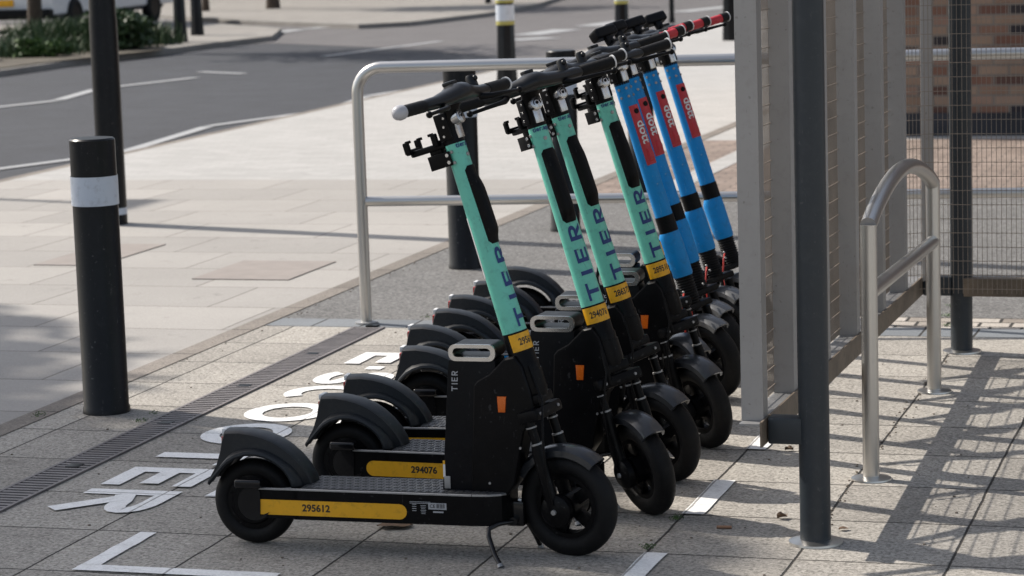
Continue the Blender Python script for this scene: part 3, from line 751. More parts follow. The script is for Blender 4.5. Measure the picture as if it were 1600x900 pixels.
def deck_part(parent, strip_mat, x0s, x1s, rounded_rear, extras=True, slim=False):
    m = MB()
    plan(m, [(.128, -.088), (.650, -.088), (.695, -.083), (.728, -.066), (.744, -.040), (.744, .040), (.728, .066), (.695, .083), (.650, .088), (.128, .088)], .076, .162, 0)
    for s_ in (-1, 1):
        m.prism([(.0, .090), (.0, .150), (.012, .162), (.14, .162), (.14, .078), (.03, .078)], s_*.088, s_*.064)
    o = m.build('deck', BLACK, parent, 30); o.location = (.020, 0, .016)
    m = MB(); plan(m, [(.150, -.082), (.648, -.082), (.694, -.077), (.728, -.060), (.742, -.038), (.742, .038), (.728, .060), (.694, .077), (.648, .082), (.150, .082)], .1622, .1655)
    x = .155
    i = 0
    while x < .70:
        for y in (-.066, -.033, 0, .033, .066):
            m.box((x+(.004 if (i+int(y*100)) % 2 else 0), y, .1662), (.0052, .022, .0022), rot=Matrix.Rotation(R(0), 3, 'Z'))
        x += .0115; i += 1
    m.build('grip_mat', GRIPMAT, o, 0)
    m = MB()
    m.loft([[(x, -.0888, .1585), (x, -.0888, .1625), (x, -.0866, .1640), (x, -.0860, .1622)] for x in (.012, .2, .4, .648)])
    m.loft([[(x, -y-.0008, .1585), (x, -y-.0008, .1625), (x, -y+.0014, .1640), (x, -y+.002, .1622)] for x, y in ((.650, .088), (.695, .083), (.728, .066), (.744, .04))])
    m.build('edge_trim', GALV, o, 0)
    if rounded_rear: pts = rrect(x0s, .086, x1s, .132, .0228, 6)
    else: pts = [(x0s, .131), (x0s+.004, .088)] + arc(x1s-.0215, .109, .0215, -90, 90, 8)
    if slim: pts = [(.15, .128), (.72, .128), (.72, .156), (.15, .156)]
    m = MB(); m.prism(pts, -.0895, -.088); m.build('side_strip', strip_mat, o, 0)
    if extras:
        m = MB(); m.box((.550, -.0887, .128), (.052, .001, .018)); s_ = m.build('data_sticker', GREYPRINT, o, 0)
    return o
def deck_print(deck):
    m = MB()
    for k in range(4): m.box((.483+.0, -.0886, .132-.006*k+.0), (.012, .0006, .0016))
    for k in range(2): m.box((.500, -.0886, .139-.004*k), (.06, .0006, .0013))
    for k in range(6): m.box((.509, -.0886, .129-.0045*k), (.016-.002*(k % 3), .0006, .0013))
    m.box((.552, -.0886, .112), (.03, .0006, .004))
    m.build('small_print', GREYPRINT, deck, 0)
    b = text_bm('CE', .014, .0002)
    s_ = [c for c in deck.children if c.name.startswith('data_sticker')] if False else None
    bm_obj(b, 'approval_mark', INK, deck, lambda u, v: (.536+u, -.0896, .128+v))
    m = MB()
    random.seed(3); x = .548
    while x < .573:
        wd = random.choice((.0008, .0014, .002)); m.box((x, -.0894, .129), (wd, .0006, .012)); x += wd+.0016
    m.build('barcode', INK, deck, 0)
def hub_covers(parent):
    for s_ in (-1, 1):
        m = MB()
        m.prism(arc(-.008, .120, .050, 100, 330, 14)+[(.008, .084), (.011, .15), (.0, .168)], s_*.092, s_*.066)
        o = m.build('axle_cover', BLACK_GLOSS, parent, 35); o.location = (.040, 0, .016)
        m = MB(); m.box((-.022, s_*.088, .176), (.078, .040, .024), .007, seg=3); m.build('axle_cap', BLACK_GLOSS, o)
def wheel_arm(): pass
def fork_part(parent, mat, kind):
    m = MB()
    if kind == 'blue':
        m.box((.0, 0, .203), (.060, .146, .024), .008); m.cyl((0, 0, .2), (0, 0, .34), .020, n=20)
    else:
        m.box((.0, 0, .268), (.062, .150, .034), .010); m.box((.006, 0, .305), (.055, .085, .030), .010); m.cyl((0, 0, .26), (0, 0, .40), .022, n=20)
    for s_ in (-1, 1):
        if kind != 'blue': m.rings([((-.004, s_*.060, .155), .0125), ((-.004, s_*.060, .255), .0125)], 14)
        m.rings([((-.012, s_*.061, -.012), .0185), ((-.010, s_*.061, .06), .0195), ((-.006, s_*.061, .165), .0175), ((-.004, s_*.060, .186), .016)], 18)
        m.rings([((-.006, s_*.052, 0), .046), ((-.006, s_*.070, 0), .045), ((-.006, s_*.078, 0), .034)], 28)
    o = m.build('fork', mat, parent)
    m = MB()
    for s_ in (-1, 1):
        if kind != 'blue':
            m.rings([((-.004, s_*.060, .188), .0165), ((-.004, s_*.060, .193), .0165)], 16); m.rings([((-.004, s_*.060, .236), .0155), ((-.004, s_*.060, .240), .0155)], 16)
        m.rings([((-.006, s_*.0781, 0), .008), ((-.006, s_*.083, 0), .007)], 12)
        m.rings([((.031, s_*.05, .268), .005), ((.034, s_*.05, .268), .004)], 10)
    islands(m, 'fork_ring', GALV, o)
    # brake hose
    m = MB(); m.tube(([(.03, -.03, .40), (.045, -.045, .30)] if kind != 'blue' else [(.02, -.04, .262), (.034, -.06, .25)]) + [(.035, -.085, .2), (.006, -.088, .08), (-.002, -.083, .02)], .0032, 8)
    m.build('brake_hose', CABLE_RED if kind == 'blue' else BLACK, o)
    return o
def guard_part(parent, mat, a0=36, a1=132):
    secs = []
    for i in range(15):
        a = R(a0+(a1-a0)*i/14); c, s_ = math.cos(a), math.sin(a)
        sec = []
        for y, dr in ((-.038, -.020), (-.036, -.004), (-.026, .003), (-.010, .0075), (.010, .0075), (.026, .003), (.036, -.004), (.038, -.020)):
            sec.append((c*(.164+dr), y, s_*(.164+dr)))
        sec += [(c*(.160+dr), y*.93, s_*(.160+dr)) for y, dr in ((.036, -.020), (.026, .001), (.010, .004), (-.010, .004), (-.026, .001), (-.036, -.020))]
        secs.append(sec)
    m = MB(); m.loft(secs); return m.build('front_mudguard', mat, parent, 35)
def bars(parent, kind):
    wide = .275 if kind == 'teal' else .31
    X, S_ = .045, 1.150
    m = MB()
    m.cyl((X, -wide+.01, S_+.002), (X, wide-.01, S_+.002), .0125, n=16)
    secs = []
    for y, rx, rz, dz, dx in ((-.165, .016, .015, 0, 0), (-.15, .021, .019, 0, 0), (-.11, .024, .020, 0, .002), (-.07, .034, .024, .002, .004), (-.04, .040, .026, .005, .006), (-.015, .046, .031, .009, .008),
                              (.015, .046, .031, .009, .008), (.04, .040, .026, .005, .006), (.07, .034, .024, .002, .004), (.11, .024, .020, 0, .002), (.15, .021, .019, 0, 0), (.165, .016, .015, 0, 0)):
        secs.append([(X+dx+rx*math.cos(a), y, S_+dz+rz*(math.sin(a) if math.sin(a) > 0 else .75*math.sin(a))) for a in [2*math.pi*k/16 for k in range(16)]])
    m.loft(secs)
    m.box((X-.004, 0, S_+.043), (.034, .030, .012), .005)
    if kind == 'teal':
        m.rings([((X-.005, .118, S_+.010), .015), ((X-.008, .118, S_+.045), .0145), ((X-.008, .118, S_+.052), .010)], 16)
        m.sphere((X+.006, .118, S_+.040), .008)
    o = m.build('handlebar', BARPL, parent, 50)
    for s_ in (-1, 1):
        m = MB(); prof = []
        n = 12; y0 = .165; y1 = wide
        for k in range(n+1):
            y = y0+(y1-y0)*k/n; prof.append(((X, s_*y, S_+.002), .0165+.0006*(k % 2)))
        m.rings(prof, 20); g = m.build('grip', RUBBER if kind == 'teal' else REDV, o, 60)
        if kind == 'blue':
            m = MB()
            m.rings([((X, s_*(y1-.034), S_+.002), .0185), ((X, s_*(y1+.001), S_+.002), .0185)], 20)
            m.rings([((X, s_*(y0-.002), S_+.002), .0185), ((X, s_*(y0+.03), S_+.002), .0185)], 20)
            islands(m, 'grip_band', RUBBER, g)
        m = MB()
        if kind == 'teal' and s_ < 0:
            m.rings([((X, -y1+.002, S_+.002), .0195), ((X, -y1-.010, S_+.002), .0205), ((X, -y1-.022, S_+.002), .0180), ((X, -y1-.029, S_+.002), .011), ((X, -y1-.031, S_+.002), .003)], 24)
            m.build('end_light', LAMP_CAP, g, 80)
        else:
            m.rings([((X, s_*(y1-.001), S_+.002), .0198), ((X, s_*(y1+.003), S_+.002), .0198)], 24)
            m.build('end_ring', WHITE, g)
        m = MB()
        m.rings([((X+.015, s_*.095, S_-.012), .010), ((X+.040, s_*.115, S_-.020), .0085), ((X+.060, s_*.15, S_-.022), .0065), ((X+.062, s_*.195, S_-.024), .0055), ((X+.058, s_*.235, S_-.026), .005)], 12)
        m.sphere((X+.058, s_*.240, S_-.026), .0095)
        m.build('brake_lever', BLACK, o)
    return o
def annulus_x(m, x, z, ro, ri):
    n = 24
    for k in range(n):
        a, b = 2*math.pi*k/n, 2*math.pi*(k+1)/n
        m.tri([(x, ro*math.cos(a), z+ro*math.sin(a)), (x, ro*math.cos(b), z+ro*math.sin(b)), (x, ri*math.cos(b), z+ri*math.sin(b)), (x, ri*math.cos(a), z+ri*math.sin(a))])
def neck_part(parent):
    m = MB()
    secs = []
    for s_, x, rx, ry in ((1.035, 0, .0285, .0285), (1.05, 0, .0285, .0285), (1.07, .001, .026, .027), (1.10, .006, .026, .026), (1.125, .016, .029, .027), (1.145, .028, .034, .030)):
        secs.append([(x+rx*math.cos(a), ry*math.sin(a), s_) for a in [2*math.pi*k/20 for k in range(20)]])
    m.loft(secs)
    for y in (-.028, .028): m.box((-.004, y, 1.085), (.040, .008, .075), .004)
    o = m.build('neck', BLACK, parent, 40)
    m = MB()
    m.rings([((.022, 0, 1.098), .0200), ((.044, 0, 1.102), .0195), ((.047, 0, 1.1025), .015)], 26)
    m.box((.022, 0, 1.066), (.018, .026, .042), .002)
    o2 = m.build('clamp_bolt', SILVER, o)
    m = MB(); annulus_x(m, .0478, 1.1025, .0125, .0095); annulus_x(m, .0478, 1.1025, .005, 0.0005); m.build('bolt_groove', BLACK, o2, 0)
    m = MB()
    for y in (-.0325, .0325):
        for s_ in (1.06, 1.085, 1.108): m.rings([((-.006+.3*(s_-1.06), y, s_), .004), ((-.006+.3*(s_-1.06), y*1.05, s_), .0035)], 8)
    islands(m, 'screw', SILVER, o)
    return o
def stem_r(s): return .0345 - (s-.5)*.012
def wrap(r_fn, s0, off, up=True, proud=.0012):
    """reading upwards along the stem, centred on the front face"""
    def f(u, v):
        s_ = s0+u; r_ = r_fn(s_)+proud; a = -v/r_ + off
        return (r_*math.cos(a), r_*math.sin(a), s_)
    return f
def shell(m, r_fn, s0, s1, a0, a1, th, n=16, ns=2, corner=0.):
    """rounded patch lying on the stem's front"""
    g = []
    for i in range(ns+1):
        f = i/ns; s_ = s0+(s1-s0)*f
        d = min(f, 1-f)*(s1-s0)
        k = 1. if corner <= 0 or d >= corner else .62+.38*math.sqrt(max(0, 1-((corner-d)/corner)**2))
        am, ah = (a0+a1)/2, (a1-a0)/2*k
        g.append([(s_, am-ah+2*ah*j/n) for j in range(n+1)])
    def P(s_, a, t): r_ = r_fn(s_)+t; return (r_*math.cos(a), r_*math.sin(a), s_)
    for A_, B_ in zip(g, g[1:]):
        for j in range(n):
            m.tri([P(*A_[j], th), P(*A_[j+1], th), P(*B_[j+1], th), P(*B_[j], th)])
        for j in (0, n):
            m.tri([P(*A_[j], th), P(*B_[j], th), P(*B_[j], -.001), P(*A_[j], -.001)])
    for row in (g[0], g[-1]):
        for j in range(n): m.tri([P(*row[j], th), P(*row[j+1], th), P(*row[j+1], -.001), P(*row[j], -.001)])
    bmesh.ops.remove_doubles(m.b, verts=m.b.verts, dist=.00001)
    return m
def stem_teal(parent):
    m = MB(); m.rings([((0, 0, s_), stem_r(s_)) for s_ in (.496, .6, .8, 1.0, 1.046)], 40)
    o = m.build('stem', TEAL, parent)
    m = MB(); m.rings([((0, 0, .385), .0385), ((0, 0, .405), .0395), ((0, 0, .41), .0365), ((0, 0, .497), .0355)], 36); m.build('stem_sleeve', BLACK, o)
    m = MB(); shell(m, lambda s: .0357, .444, .492, R(-92), R(92), .0012, 24, 2); m.build('number_label', YELLOW, o)
    bm_obj(slice_bm(slice_bm(wordmark(None, 'TIER', .041, .0155, .0074), 1, .004), 0, .02), 'lettering', NAVY, o, lambda u, v: wrap(stem_r, .622, 0)(u*1.62, v))
    b = slice_bm(text_bm('tier.app', .0185, .0005, 1.05), 0, .004)
    def f(u, v):
        r_ = stem_r(1.03)+.0014; return (r_*math.cos(u/r_), r_*math.sin(u/r_), 1.028+v)
    bm_obj(b, 'web_address', NAVY, o, f)
    m = MB(); m.rings([((stem_r(1)-.001, 0, .998), .006), ((stem_r(1)+.003, 0, .998), .0055), ((stem_r(1)+.004, 0, .998), .003)], 12)
    for y in (-1, 1):
        for s_ in (.985, 1.015): m.rings([((0, y*stem_r(1), s_), .005), ((0, y*(stem_r(1)+.004), s_), .0045)], 10)
    islands(m, 'rivet', GALV, o)
    # black light panel on the front, bulging in its lower half
    g = MB(); nsec = 22; secs = []
    for i in range(nsec+1):
        f = i/nsec; s_ = .745+.222*f
        b_ = .004 + .012*(1/(1+math.exp(-(f-.10)*40)))*(1/(1+math.exp((f-.80)*22)))
        e_ = min(f, 1-f)*.222; k = 1 if e_ > .010 else .70+.30*math.sqrt(max(0, 1-((.010-e_)/.010)**2))
        r_ = stem_r(s_); h_ = .0225*k
        sec = []
        for j in range(9):
            y = -h_+2*h_*j/8; x = math.sqrt(max(0, r_*r_-y*y)); top = b_*(1-(abs(y)/h_)**6*.55)
            sec.append((x+top, y, s_))
        sec += [(math.sqrt(max(0, r_*r_-y*y))-.004, y, s_) for y in (h_, -h_)]
        secs.append(sec)
    g.loft(secs); g.build('light_panel', BLACK, o, 35)
    return o
def phone_holder(parent):
    m = MB()
    for y in (-.0345, .0345): m.box((-.040, y, 1.000), (.072, .004, .040), .001)
    m.box((-.074, 0, 1.000), (.004, .070, .040), .001)
    m.box((-.080, 0, 1.040), (.115, .040, .018), .006)
    m.box((-.060, 0, 1.026), (.04, .028, .03), .006)
    for x, dx in ((-.134, -.006), (-.040, .006)):
        m.box((x, 0, 1.048), (.016, .068, .016), .005)
        for y in (-.030, .030):
            m.box((x, y, 1.060), (.018, .012, .034), .004); m.box((x-dx*1.4, y, 1.076), (.014, .012, .008), .002)
    o = m.build('phone_holder', BLACK, parent)
    m = MB()
    for s_ in (.990, 1.010): m.rings([((-.012, -.0365, s_), .0055), ((-.012, -.040, s_), .005)], 12); m.rings([((-.012, .0365, s_), .0055), ((-.012, .040, s_), .005)], 12)
    islands(m, 'screw', SILVER, o)
    return o
def kick(parent):
    m = MB()
    m.cyl((.772, -.045, .098), (.772, .045, .098), .012, n=12)
    m.box((.772, 0, .115), (.05, .05, .07), .006)
    m.tube([(.772, -.04, .098), (.740, -.075, .098), (.718, -.098, .088), (.722, -.112, .070), (.745, -.14, .030), (.768, -.165, .006)], .0068, 10)
    m.tube([(.775, .035, .095), (.79, .05, .07), (.805, .062, .035), (.815, .070, .006)], .0066, 10)
    o = m.build('kickstand', BLACK_GLOSS, parent)
    m = MB(); m.rings([((.766, -.163, .008), .009), ((.770, -.167, .0), .010)], 12); m.rings([((.814, .069, .008), .008), ((.816, .071, .0), .010)], 12); islands(m, 'foot', GALV, o)
def teal_scooter():
    t = thing('electric_scooter', 'x', 'scooter')
    deck = deck_part(t, YELLOW, .014, .461, False)
    deck_print(deck); hub_covers(t); wheel_rear(t); fender(t, FENDER)
    m = MB(); m.prism([(.558, .168), (.690, .168), (.722, .520), (.720, .532), (.588, .532), (.583, .50)], -.048, .048, .006)
    box = m.build('battery_box', PLASTIC, t, 35); box.location = (.015, 0, .014)
    outer = rrect(.590, .530, .722, .574, .019, 5); inner = rrect(.601, .540, .709, .565, .0120, 5)
    m = MB(); annulus(m, outer, inner, -.040, .050); m.build('handle', BLACK, box, 35)
    m = MB(); annulus(m, rrect(.589, .529, .722, .575, .019, 5), inner, -.0505, -.042); m.build('handle_trim', SILVER, box, 25)
    bm_obj(wordmark(None, 'TIER', .0175, .0055, .0026), 'logo', GREYPRINT, box, lambda u, v: (.604-v+.04*(u), -.0492, .473+u))
    m = MB(); m.box((.5655, -.0487, .222), (.006, .0012, .036)); m.build('sticker', WHITE, box, 0)
    m = MB(); m.box((.5650, -.0488, .245), (.006, .0014, .010)); m.build('sticker', YELLOW, box, 0)
    m = MB(); m.box((.574, -.050, .190), (.018, .004, .035), .002); m.build('latch', GALV, box)
    m = MB()
    m.prism([(.645, .160), (.745, .160), (.772, .20), (.788, .28), (.802, .345), (.835, .385), (.822, .455), (.800, .525), (.778, .552), (.748, .545), (.705, .502), (.672, .484), (.660, .470)], -.0525, .0525, .010, seg=3)
    q0 = Vector((-.012, 0, -.006)); m.rings([(AX0+AXU*.31+q0, .036), (AX0+AXU*.33+q0, .041), (AX0+AXU*.385+q0, .041)], 30)
    h = m.build('frame_housing', BLACK, t, 30); h.location = (.012, 0, .006)
    for s_ in (-1, 1):
        m = MB(); m.prism([(.730, .398), (.750, .398), (.754, .442), (.728, .442)], s_*.0555, s_*.0515, .003); m.build('side_reflector', ORANGE, h)
    m = MB()
    m.rings([((.79, -.053, .30), .004), ((.79, -.056, .30), .0035)], 8); m.rings([((.70, -.053, .20), .004), ((.70, -.056, .20), .0035)], 8); islands(m, 'screw', GALV, h)
    kick(t)
    stem_teal(t); neck_part(t); bars(t, 'teal'); phone_holder(t); fork_part(t, BLACK, 'teal'); wheel_front(t); guard_part(t, GUARD_DARK)
    return t
def stemb_r(s): return .0325-(s-.5)*.008
def blue_scooter():
    t = thing('electric_scooter', 'x', 'scooter')
    deck_part(t, BLUE, .20, .66, False, False, True); hub_covers(t); wheel_rear(t); fender(t, FENDER)
    m = MB()
    m.prism([(.68, .150), (.752, .150), (.790, .20), (.812, .285), (.835, .31), (.826, .36), (.800, .375), (.768, .33), (.735, .24), (.70, .20)], -.030, .030, .010, seg=3)
    m.build('frame_housing', BLACK, t, 30)
    kick(t)
    m = MB(); m.rings([((0, 0, s_), stemb_r(s_)) for s_ in (.52, .7, .9, 1.046)], 40)
    st = m.build('stem', BLUE, t)
    m = MB(); secs = []
    for s_, rx, ry, dx in ((.318, .034, .034, 0), (.324, .0375, .0375, -.001), (.36, .040, .039, -.003), (.44, .044, .040, -.007), (.462, .043, .039, -.007), (.480, .036, .036, -.002), (.487, .0335, .0335, 0)):
        secs.append([(dx+rx*math.cos(a), ry*math.sin(a), s_) for a in [2*math.pi*k/28 for k in range(28)]])
    m.loft(secs); m.build('lower_stem', BLUE, st, 35)
    m = MB(); m.rings([((0, 0, .484), .0345), ((0, 0, .545), .0340)], 36); m.build('stem_sleeve', BLACK, st)
    m = MB(); m.rings([((0, 0, .215+.0095*k/2), .030+.0045*(k % 2)) for k in range(24)], 28); m.build('bellows', RUBBER, st, 20)
    m = MB(); shell(m, stemb_r, .735, .955, R(-44), R(44), .0022, 16, 4); lab = m.build('front_label', REDV, st)
    b = slice_bm(text_bm('dott', .050, .0008, .98), 1, .004)
    def f(u, v):
        s_ = .855-u; r_ = stemb_r(s_)+.0032; a = (v+.002)/r_
        return (r_*math.cos(a), r_*math.sin(a), s_)
    bm_obj(b, 'logo', WHITE, st, f)
    m = MB(); m.rings([((stemb_r(.93)+.001, 0, .932), .010), ((stemb_r(.93)+.0045, 0, .932), .0095), ((stemb_r(.93)+.005, 0, .932), .006)], 18); m.build('lock_hole', BLACK, st)
    m = MB(); secs = []
    for i in range(9):
        f_ = i/8; s_ = .745+.05*f_; x = stemb_r(s_)+.002; h_ = .014*(1-.3*f_); b_ = .010*math.sin(math.pi*min(1, f_*1.0))**.7
        secs.append([(x-.006, -h_, s_), (x+b_-.001, -h_*.8, s_), (x+b_, 0, s_), (x+b_-.001, h_*.8, s_), (x-.006, h_, s_)])
    m.loft(secs); m.build('label_ridge', REDV, st, 35)
    m = MB()
    for s_ in (.99, 1.02):
        for a in (-75, -20, 30, 80):
            c = Vector((math.cos(R(a)), math.sin(R(a)), 0)); p = c*stemb_r(1)+Vector((0, 0, s_)); m.rings([(p, .005), (p+c*.004, .0045)], 8)
    islands(m, 'rivet', GALV, st)
    neck_part(t); bars(t, 'blue')
    m = MB(); rot = Matrix.Rotation(R(-20), 3, 'Y')
    m.box((.000, -.01, 1.228), (.052, .100, .040), .012, rot, 3); m.box((.020, -.01, 1.198), (.022, .03, .04), .006, rot)
    m.build('display', PLASTIC, t)
    fork_part(t, BLACK, 'blue'); wheel_front(t); guard_part(t, GUARD_GREY, 44, 118)
    return t
def kind_of(o): return o.name.split('.')[0]
def place(t, x, y, psi, roll, steer, label, group):
    t.location = (x, y, 0); t.rotation_euler = (R(roll), 0, R(psi)); t['label'] = label; t['group'] = group
    for c in [o for o in bpy.data.objects if o.parent == t]:
        if kind_of(c) in STEERED: c.matrix_local = steer_m(steer)
def child(t, *names):
    for n in names: t = [o for o in bpy.data.objects if o.parent == t and kind_of(o) == n][0]
    return t
def stem_number(t, s):
    b = slice_bm(text_bm(s, .0262, .0007, 1.0), 0, .004)
    r_ = .0372
    bm_obj(b, 'number', INK, child(t, 'stem'), lambda u, v: (r_*math.cos(u*.74/r_-.16), r_*math.sin(u*.74/r_-.16), .468+v))
def deck_number(t, s, x):
    bm_obj(text_bm(s, .0275, .0009, 1.0), 'number', INK, child(t, 'deck'), lambda u, v: (x+u, -.0899, .1095+v))
TG = 'teal scooters parked side by side'; BG_ = 'blue scooters parked side by side'
T0 = teal_scooter(); B0 = blue_scooter()
# second version of the teal deck strip: rounded at both ends and set further forward
Tn = [T0] + [copy_tree(T0) for _ in range(4)]
Bn = [B0] + [copy_tree(B0) for _ in range(3)]
for t in Tn[1:]:
    sp = child(t, 'deck', 'side_strip')
    if t is Tn[1]:
        m = MB(); m.prism(rrect(.068, .086, .520, .132, .0228, 6), -.0895, -.088); o = m.build('side_strip', YELLOW, None, 0); me2 = o.data; bpy.data.objects.remove(o)
    sp.data = me2
TP = [(-2.803, 6.627, .5, -.3, -14, 'nearest teal scooter with its whole yellow number strip 295612 in view', '295612', '295612', .195),
      (-2.716, 7.164, -2.0, 0, -45, 'second teal scooter from the front, numbered 294076 on stem and deck', '294076', '294076', .252),
      (-2.757, 7.497, 4.5, .4, -38, 'third teal scooter with number 286373 on its yellow stem label', '286373', '286373', .218),
      (-2.755, 8.024, 3.2, .2, -45, 'fourth teal scooter, its stem standing alone just left of the blue stems', '289510', None, 0),
      (-2.8765, 8.458, 3.0, 0, -52, 'rearmost teal scooter, its stem hidden behind the fourth teal stem', None, None, 0)]
for t, (x, y, ps, ro, st_, lab, n1, n2, nx) in zip(Tn, TP):
    place(t, x, y, ps, ro, st_, lab, TG)
    if n1: stem_number(t, n1)
    if n2: deck_number(t, n2, nx)
m = MB(); shell(m, stem_r, .66, .83, R(-158), R(-128), .0012, 6, 6); m.build('worn_sticker', WHITE, child(Tn[0], 'stem'))
BP = [(-2.905, 8.823, 6.0, 0, -40, 'first blue scooter, front one of the blue row beside the teal stem'),
      (-2.955, 9.160, 6.5, 0, -42, 'second blue scooter, its red label overlapping the first one'),
      (-2.972, 9.525, 5.0, 0, -42, 'third blue scooter, between the overlapping pair and the last one'),
      (-2.985, 9.935, 3.2, 0, -42, 'last blue scooter at the far end nearest the shelter panels')]
for t, (x, y, ps, ro, st_, lab) in zip(Bn, BP): place(t, x, y, ps, ro, st_, lab, BG_)

# ------------------------------------------------------------------ trees, shrubs, van, litter
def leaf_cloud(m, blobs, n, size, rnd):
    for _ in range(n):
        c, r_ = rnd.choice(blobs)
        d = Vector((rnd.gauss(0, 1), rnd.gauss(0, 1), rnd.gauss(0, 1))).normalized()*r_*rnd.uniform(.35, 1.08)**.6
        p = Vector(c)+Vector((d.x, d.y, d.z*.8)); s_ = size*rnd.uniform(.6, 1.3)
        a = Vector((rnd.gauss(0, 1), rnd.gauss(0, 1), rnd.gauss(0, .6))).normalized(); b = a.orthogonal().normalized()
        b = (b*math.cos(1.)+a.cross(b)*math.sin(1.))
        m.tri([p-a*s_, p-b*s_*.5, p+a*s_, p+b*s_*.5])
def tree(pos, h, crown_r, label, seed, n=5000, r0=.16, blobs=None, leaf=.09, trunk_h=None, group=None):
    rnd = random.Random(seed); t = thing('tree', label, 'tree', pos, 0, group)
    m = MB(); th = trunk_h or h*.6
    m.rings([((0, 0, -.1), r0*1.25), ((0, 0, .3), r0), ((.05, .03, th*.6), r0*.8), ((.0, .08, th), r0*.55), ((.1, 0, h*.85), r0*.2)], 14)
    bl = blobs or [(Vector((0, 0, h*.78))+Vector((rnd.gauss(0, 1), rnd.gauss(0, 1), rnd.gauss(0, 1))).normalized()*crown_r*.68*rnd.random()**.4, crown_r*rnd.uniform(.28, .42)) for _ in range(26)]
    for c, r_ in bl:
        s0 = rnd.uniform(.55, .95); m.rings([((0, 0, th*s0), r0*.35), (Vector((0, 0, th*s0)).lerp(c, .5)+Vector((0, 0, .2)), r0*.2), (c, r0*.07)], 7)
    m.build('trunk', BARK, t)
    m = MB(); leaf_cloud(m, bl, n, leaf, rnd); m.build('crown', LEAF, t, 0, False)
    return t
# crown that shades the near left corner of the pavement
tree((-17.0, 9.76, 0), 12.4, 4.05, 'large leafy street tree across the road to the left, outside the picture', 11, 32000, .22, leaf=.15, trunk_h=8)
tree(at(427, 18), 7.0, 2.2, 'slim street tree trunk on the far corner pavement', 5, 2500, .13, leaf=.1)
tree(at(57, 82), 7.5, 2.2, 'brown young tree trunk rising from the planting bed by the van', 6, 2500, .11, leaf=.1)
tree(at(322, 22), 6.5, 1.8, 'thin tree trunk behind the two bollards across the road', 8, 2000, .07, leaf=.1)
def shrub(px, py, wd, h, lab, seed, n=1600, mat=LEAF2, leaf=.05):
    rnd = random.Random(seed); p = at(px, py); t = thing('shrub', lab, 'shrub', p, 0, 'shrubs in the planting bed')
    bl = [(Vector((rnd.uniform(-.5, .5)*wd, rnd.uniform(-.4, .4)*wd*.8, h*rnd.uniform(.25, .75))), h*rnd.uniform(.28, .42)) for _ in range(9)]
    m = MB()
    for c, r_ in bl: m.rings([((c.x*.3, c.y*.3, 0), .02), (c, .006)], 5)
    m.build('stem', BARK, t)
    m = MB(); leaf_cloud(m, bl, n, leaf, rnd)
    for v in m.b.verts:
        if v.co.z < 0: v.co.z = abs(v.co.z)*.3
    m.build('foliage', mat, t, 0, False)
def grass_clump(px, py, wd, h, lab, seed, n=1500):
    rnd = random.Random(seed); p = at(px, py); m = MB()
    for _ in range(n):
        x, y = rnd.gauss(0, wd*.3), rnd.gauss(0, wd*.3); k = rnd.uniform(.5, 1)*h; lx, ly = rnd.gauss(0, .22)*k, rnd.gauss(0, .22)*k; wq = rnd.uniform(.006, .014); a = rnd.uniform(0, 3.14); c, s_ = math.cos(a)*wq, math.sin(a)*wq
        m.tri([(x-c, y-s_, 0), (x+c, y+s_, 0), (x+lx*.5+c*.8, y+ly*.5+s_*.8, k*.65), (x+lx*.5-c*.8, y+ly*.5-s_*.8, k*.65)])
        m.tri([(x+lx*.5-c*.8, y+ly*.5-s_*.8, k*.65), (x+lx*.5+c*.8, y+ly*.5+s_*.8, k*.65), (x+lx*1.3, y+ly*1.3, k)])
    o = m.build('ornamental_grass', LEAF2, None, 0, False); o.location = p; tag(o, lab, 'plant', 'ornamental grass in the planting bed')  # clump of ornamental grass, built from loose blades
grass_clump(110, 84, 1.4, .56, 'clump of long green blades left of the tall pole', 21, 2600)
grass_clump(150, 80, 1.0, .52, 'clump of long green blades directly behind the tall pole', 22, 1500)
grass_clump(35, 94, 1.2, .34, 'low grassy clump below the parked van', 23, 1800)
grass_clump(232, 76, .6, .4, 'small grassy clump at the right end of the planting bed', 24, 1100)
shrub(212, 83, .62, .66, 'dense dark green shrub just right of the tall pole', 1, 2600)
shrub(176, 86, .6, .62, 'dark green shrub half hidden by the tall pole', 5, 1500)
shrub(68, 97, .6, .34, 'low green plant at the foot of the young tree', 4, 900, LEAF)
shrub(-60, 105, 1.2, .5, 'green shrub past the left edge of the picture', 9, 1500)
bed = MB()
q = [at(-300, 150, .06), at(60, 100, .06), at(255, 79, .06), at(258, 70, .06), at(60, 76, .06), at(-300, 110, .06)]
bed.tri([(v.x, v.y, .075) for v in q]); bmesh.ops.recalc_face_normals(bed.b, faces=bed.b.faces)
struct(bed.build('planting_bed', EARTH, smooth=0))
# parked white van seen from behind
vp = at(4, 58); vn = thing('parked_van', 'white van parked beyond the shrubs with orange yellow rear plate', 'van', (vp.x, vp.y, .0), R(2))
m = MB()
prof = [(0, .34), (0, 1.0), (.06, 1.95), (.22, 2.12), (3.6, 2.15), (4.2, 1.95), (4.75, 1.25), (5.3, 1.08), (5.45, .85), (5.45, .34)]
t_ = MB(); t_.prism([(x, z) for x, z in prof], -.95, .95, .06, seg=3)
for v in t_.b.verts: v.co = Vector((-v.co.y, v.co.x, v.co.z))
m.merge(t_.b); m.build('body', VANW, vn, 35)
m = MB(); m.box((0, -.06, .37), (1.92, .16, .17), .04); m.build('rear_bumper', PLASTIC, vn)
m = MB(); m.box((0, 2.6, .36), (1.8, 4.6, .16), .02); m.build('underbody', DARKBRICK, vn, 0)
m = MB(); m.box((-.02, -.012, .56), (.52, .02, .115), .003); m.build('number_plate', YELLOW, vn)
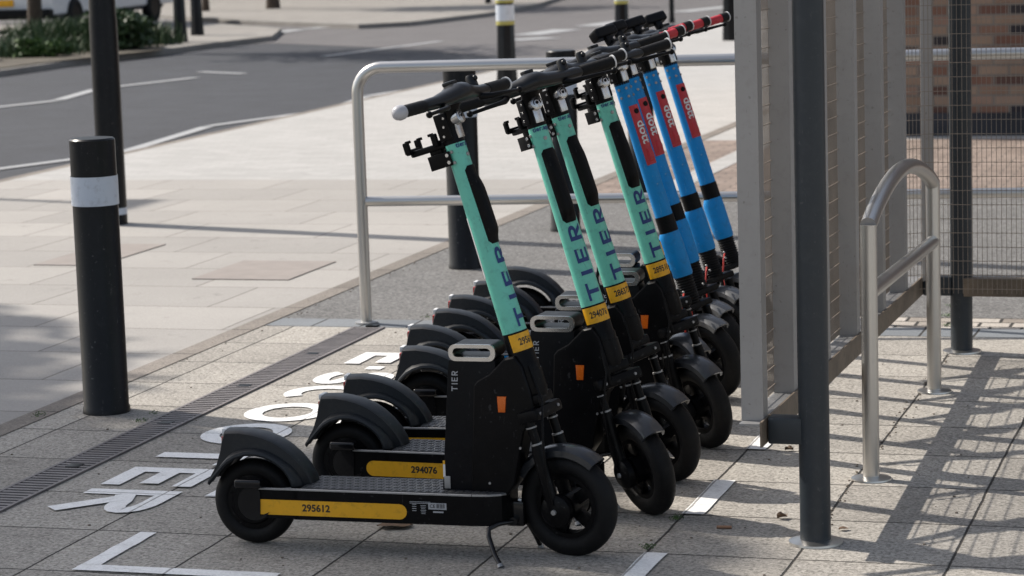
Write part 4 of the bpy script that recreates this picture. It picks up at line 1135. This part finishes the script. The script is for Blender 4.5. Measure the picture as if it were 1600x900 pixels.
for x in (-.82, .82):
    m = MB(); m.box((x, .01, 1.15), (.16, .06, .55), .02); m.build('tail_light', REDLENS, vn)
for x in (-.45, .45):
    m = MB(); m.box((x, .028, 1.6), (.72, .03, .42), .02); m.build('rear_window', GLASS, vn)
for x in (-.91, .91):
    for y in (.85, 4.3):
        m = MB(); m.wheel((0, 0, .31), .22, .095, 36, 12)
        for v in m.b.verts: v.co = Vector((x+v.co.y, y+v.co.x, v.co.z))
        wq = m.build('wheel', RUBBER, vn)
        m = MB(); m.cyl((x-.08, y, .31), (x+.08, y, .31), .17, n=24); m.build('rim', BLACK, wq)
# dead leaves, stub, weeds
def leaf(px, py, s_, lab, rz, curl=.3):
    p = at(px, py); m = MB(); n = 10; rows = []
    for i in range(n+1):
        f = i/n; wd = .42*math.sin(math.pi*f)**.8*(1+.25*math.sin(9*f)); rows.append([((f-.5)*s_, (k-2)/2*wd*s_, abs((k-2)/2)*curl*s_*.35*(1+.4*math.sin(7*f+k))+.004+.06*s_*math.sin(3*f)) for k in range(5)])
    m.loft(rows, closed=False, caps=False); bmesh.ops.remove_doubles(m.b, verts=m.b.verts, dist=.0001)
    o = m.build('dead_leaf', LEAF_DRY, None, 60); o.location = p; o.rotation_euler = (0, 0, rz)
    tag(o, lab, 'leaf', 'dead leaves on the slabs')
leaf(617, 824, .105, 'flat brown dead leaf under the nearest scooter deck', .2, .1)
leaf(1222, 811, .035, 'small curled dead leaf left of the dark shelter post', .8, .8)
leaf(1233, 705, .028, 'crumpled dead leaf beside the last white dash', .1, .9)
leaf(1318, 829, .03, 'thin dead leaf on the joint right of the dark shelter post', .6, .3)
m = MB(); m.cyl((0, 0, .005), (.042, .004, .005), .0045, n=10); o = m.build('cigarette_stub', plain('stub_paper', (.36, .20, .12), .8), None); o.location = at(1120, 826); tag(o, 'brown cigarette stub lying on the slabs between two dashes', 'stub')
def weeds(name, spots, seed):
    rnd = random.Random(seed); m = MB()
    for px, py, n, sp in spots:
        c = at(px, py)
        for _ in range(n):
            p = c+Vector((rnd.gauss(0, sp), rnd.gauss(0, sp*1.4), 0)); s_ = rnd.uniform(.002, .006)
            a = Vector((rnd.gauss(0, 1), rnd.gauss(0, 1), rnd.uniform(.2, 1))).normalized()*s_; b = a.orthogonal().normalized()*s_*.4
            z = Vector((0, 0, rnd.uniform(.002, .012)))
            m.tri([p+z-b, p+z+a, p+z+b, p+z-a*.6])
    o = m.build(name, LEAF, None, 0, False); o['kind'] = 'stuff'; return o
weeds('moss_and_weeds', [(1056, 812, 90, .008), (1013, 857, 90, .009), (62, 650, 60, .012), (220, 660, 60, .012), (240, 648, 40, .01), (1481, 494, 90, .015), (1480, 510, 50, .012), (1484, 480, 40, .012), (668, 497, 30, .012)], 4)
rnd = random.Random(12); m = MB()
for _ in range(420):
    f = rnd.random()
    if f < .35: p = Vector((-1.269+rnd.gauss(0, .012), rnd.uniform(6.9, 9.9), 0))
    elif f < .6: p = Vector((-4.3+rnd.gauss(0, .03), rnd.uniform(9, 13), 0))
    else: p = Vector((rnd.uniform(-4.2, -.6), rnd.uniform(6.3, 10.3), 0))
    s_ = rnd.uniform(.0012, .0042); m.sphere(p+Vector((0, 0, s_*.5)), s_, 6, (1.3, 1, .7))
o = m.build('grit', plain('grit_grey', (.18, .15, .12), .9), None, 0); o['kind'] = 'stuff'
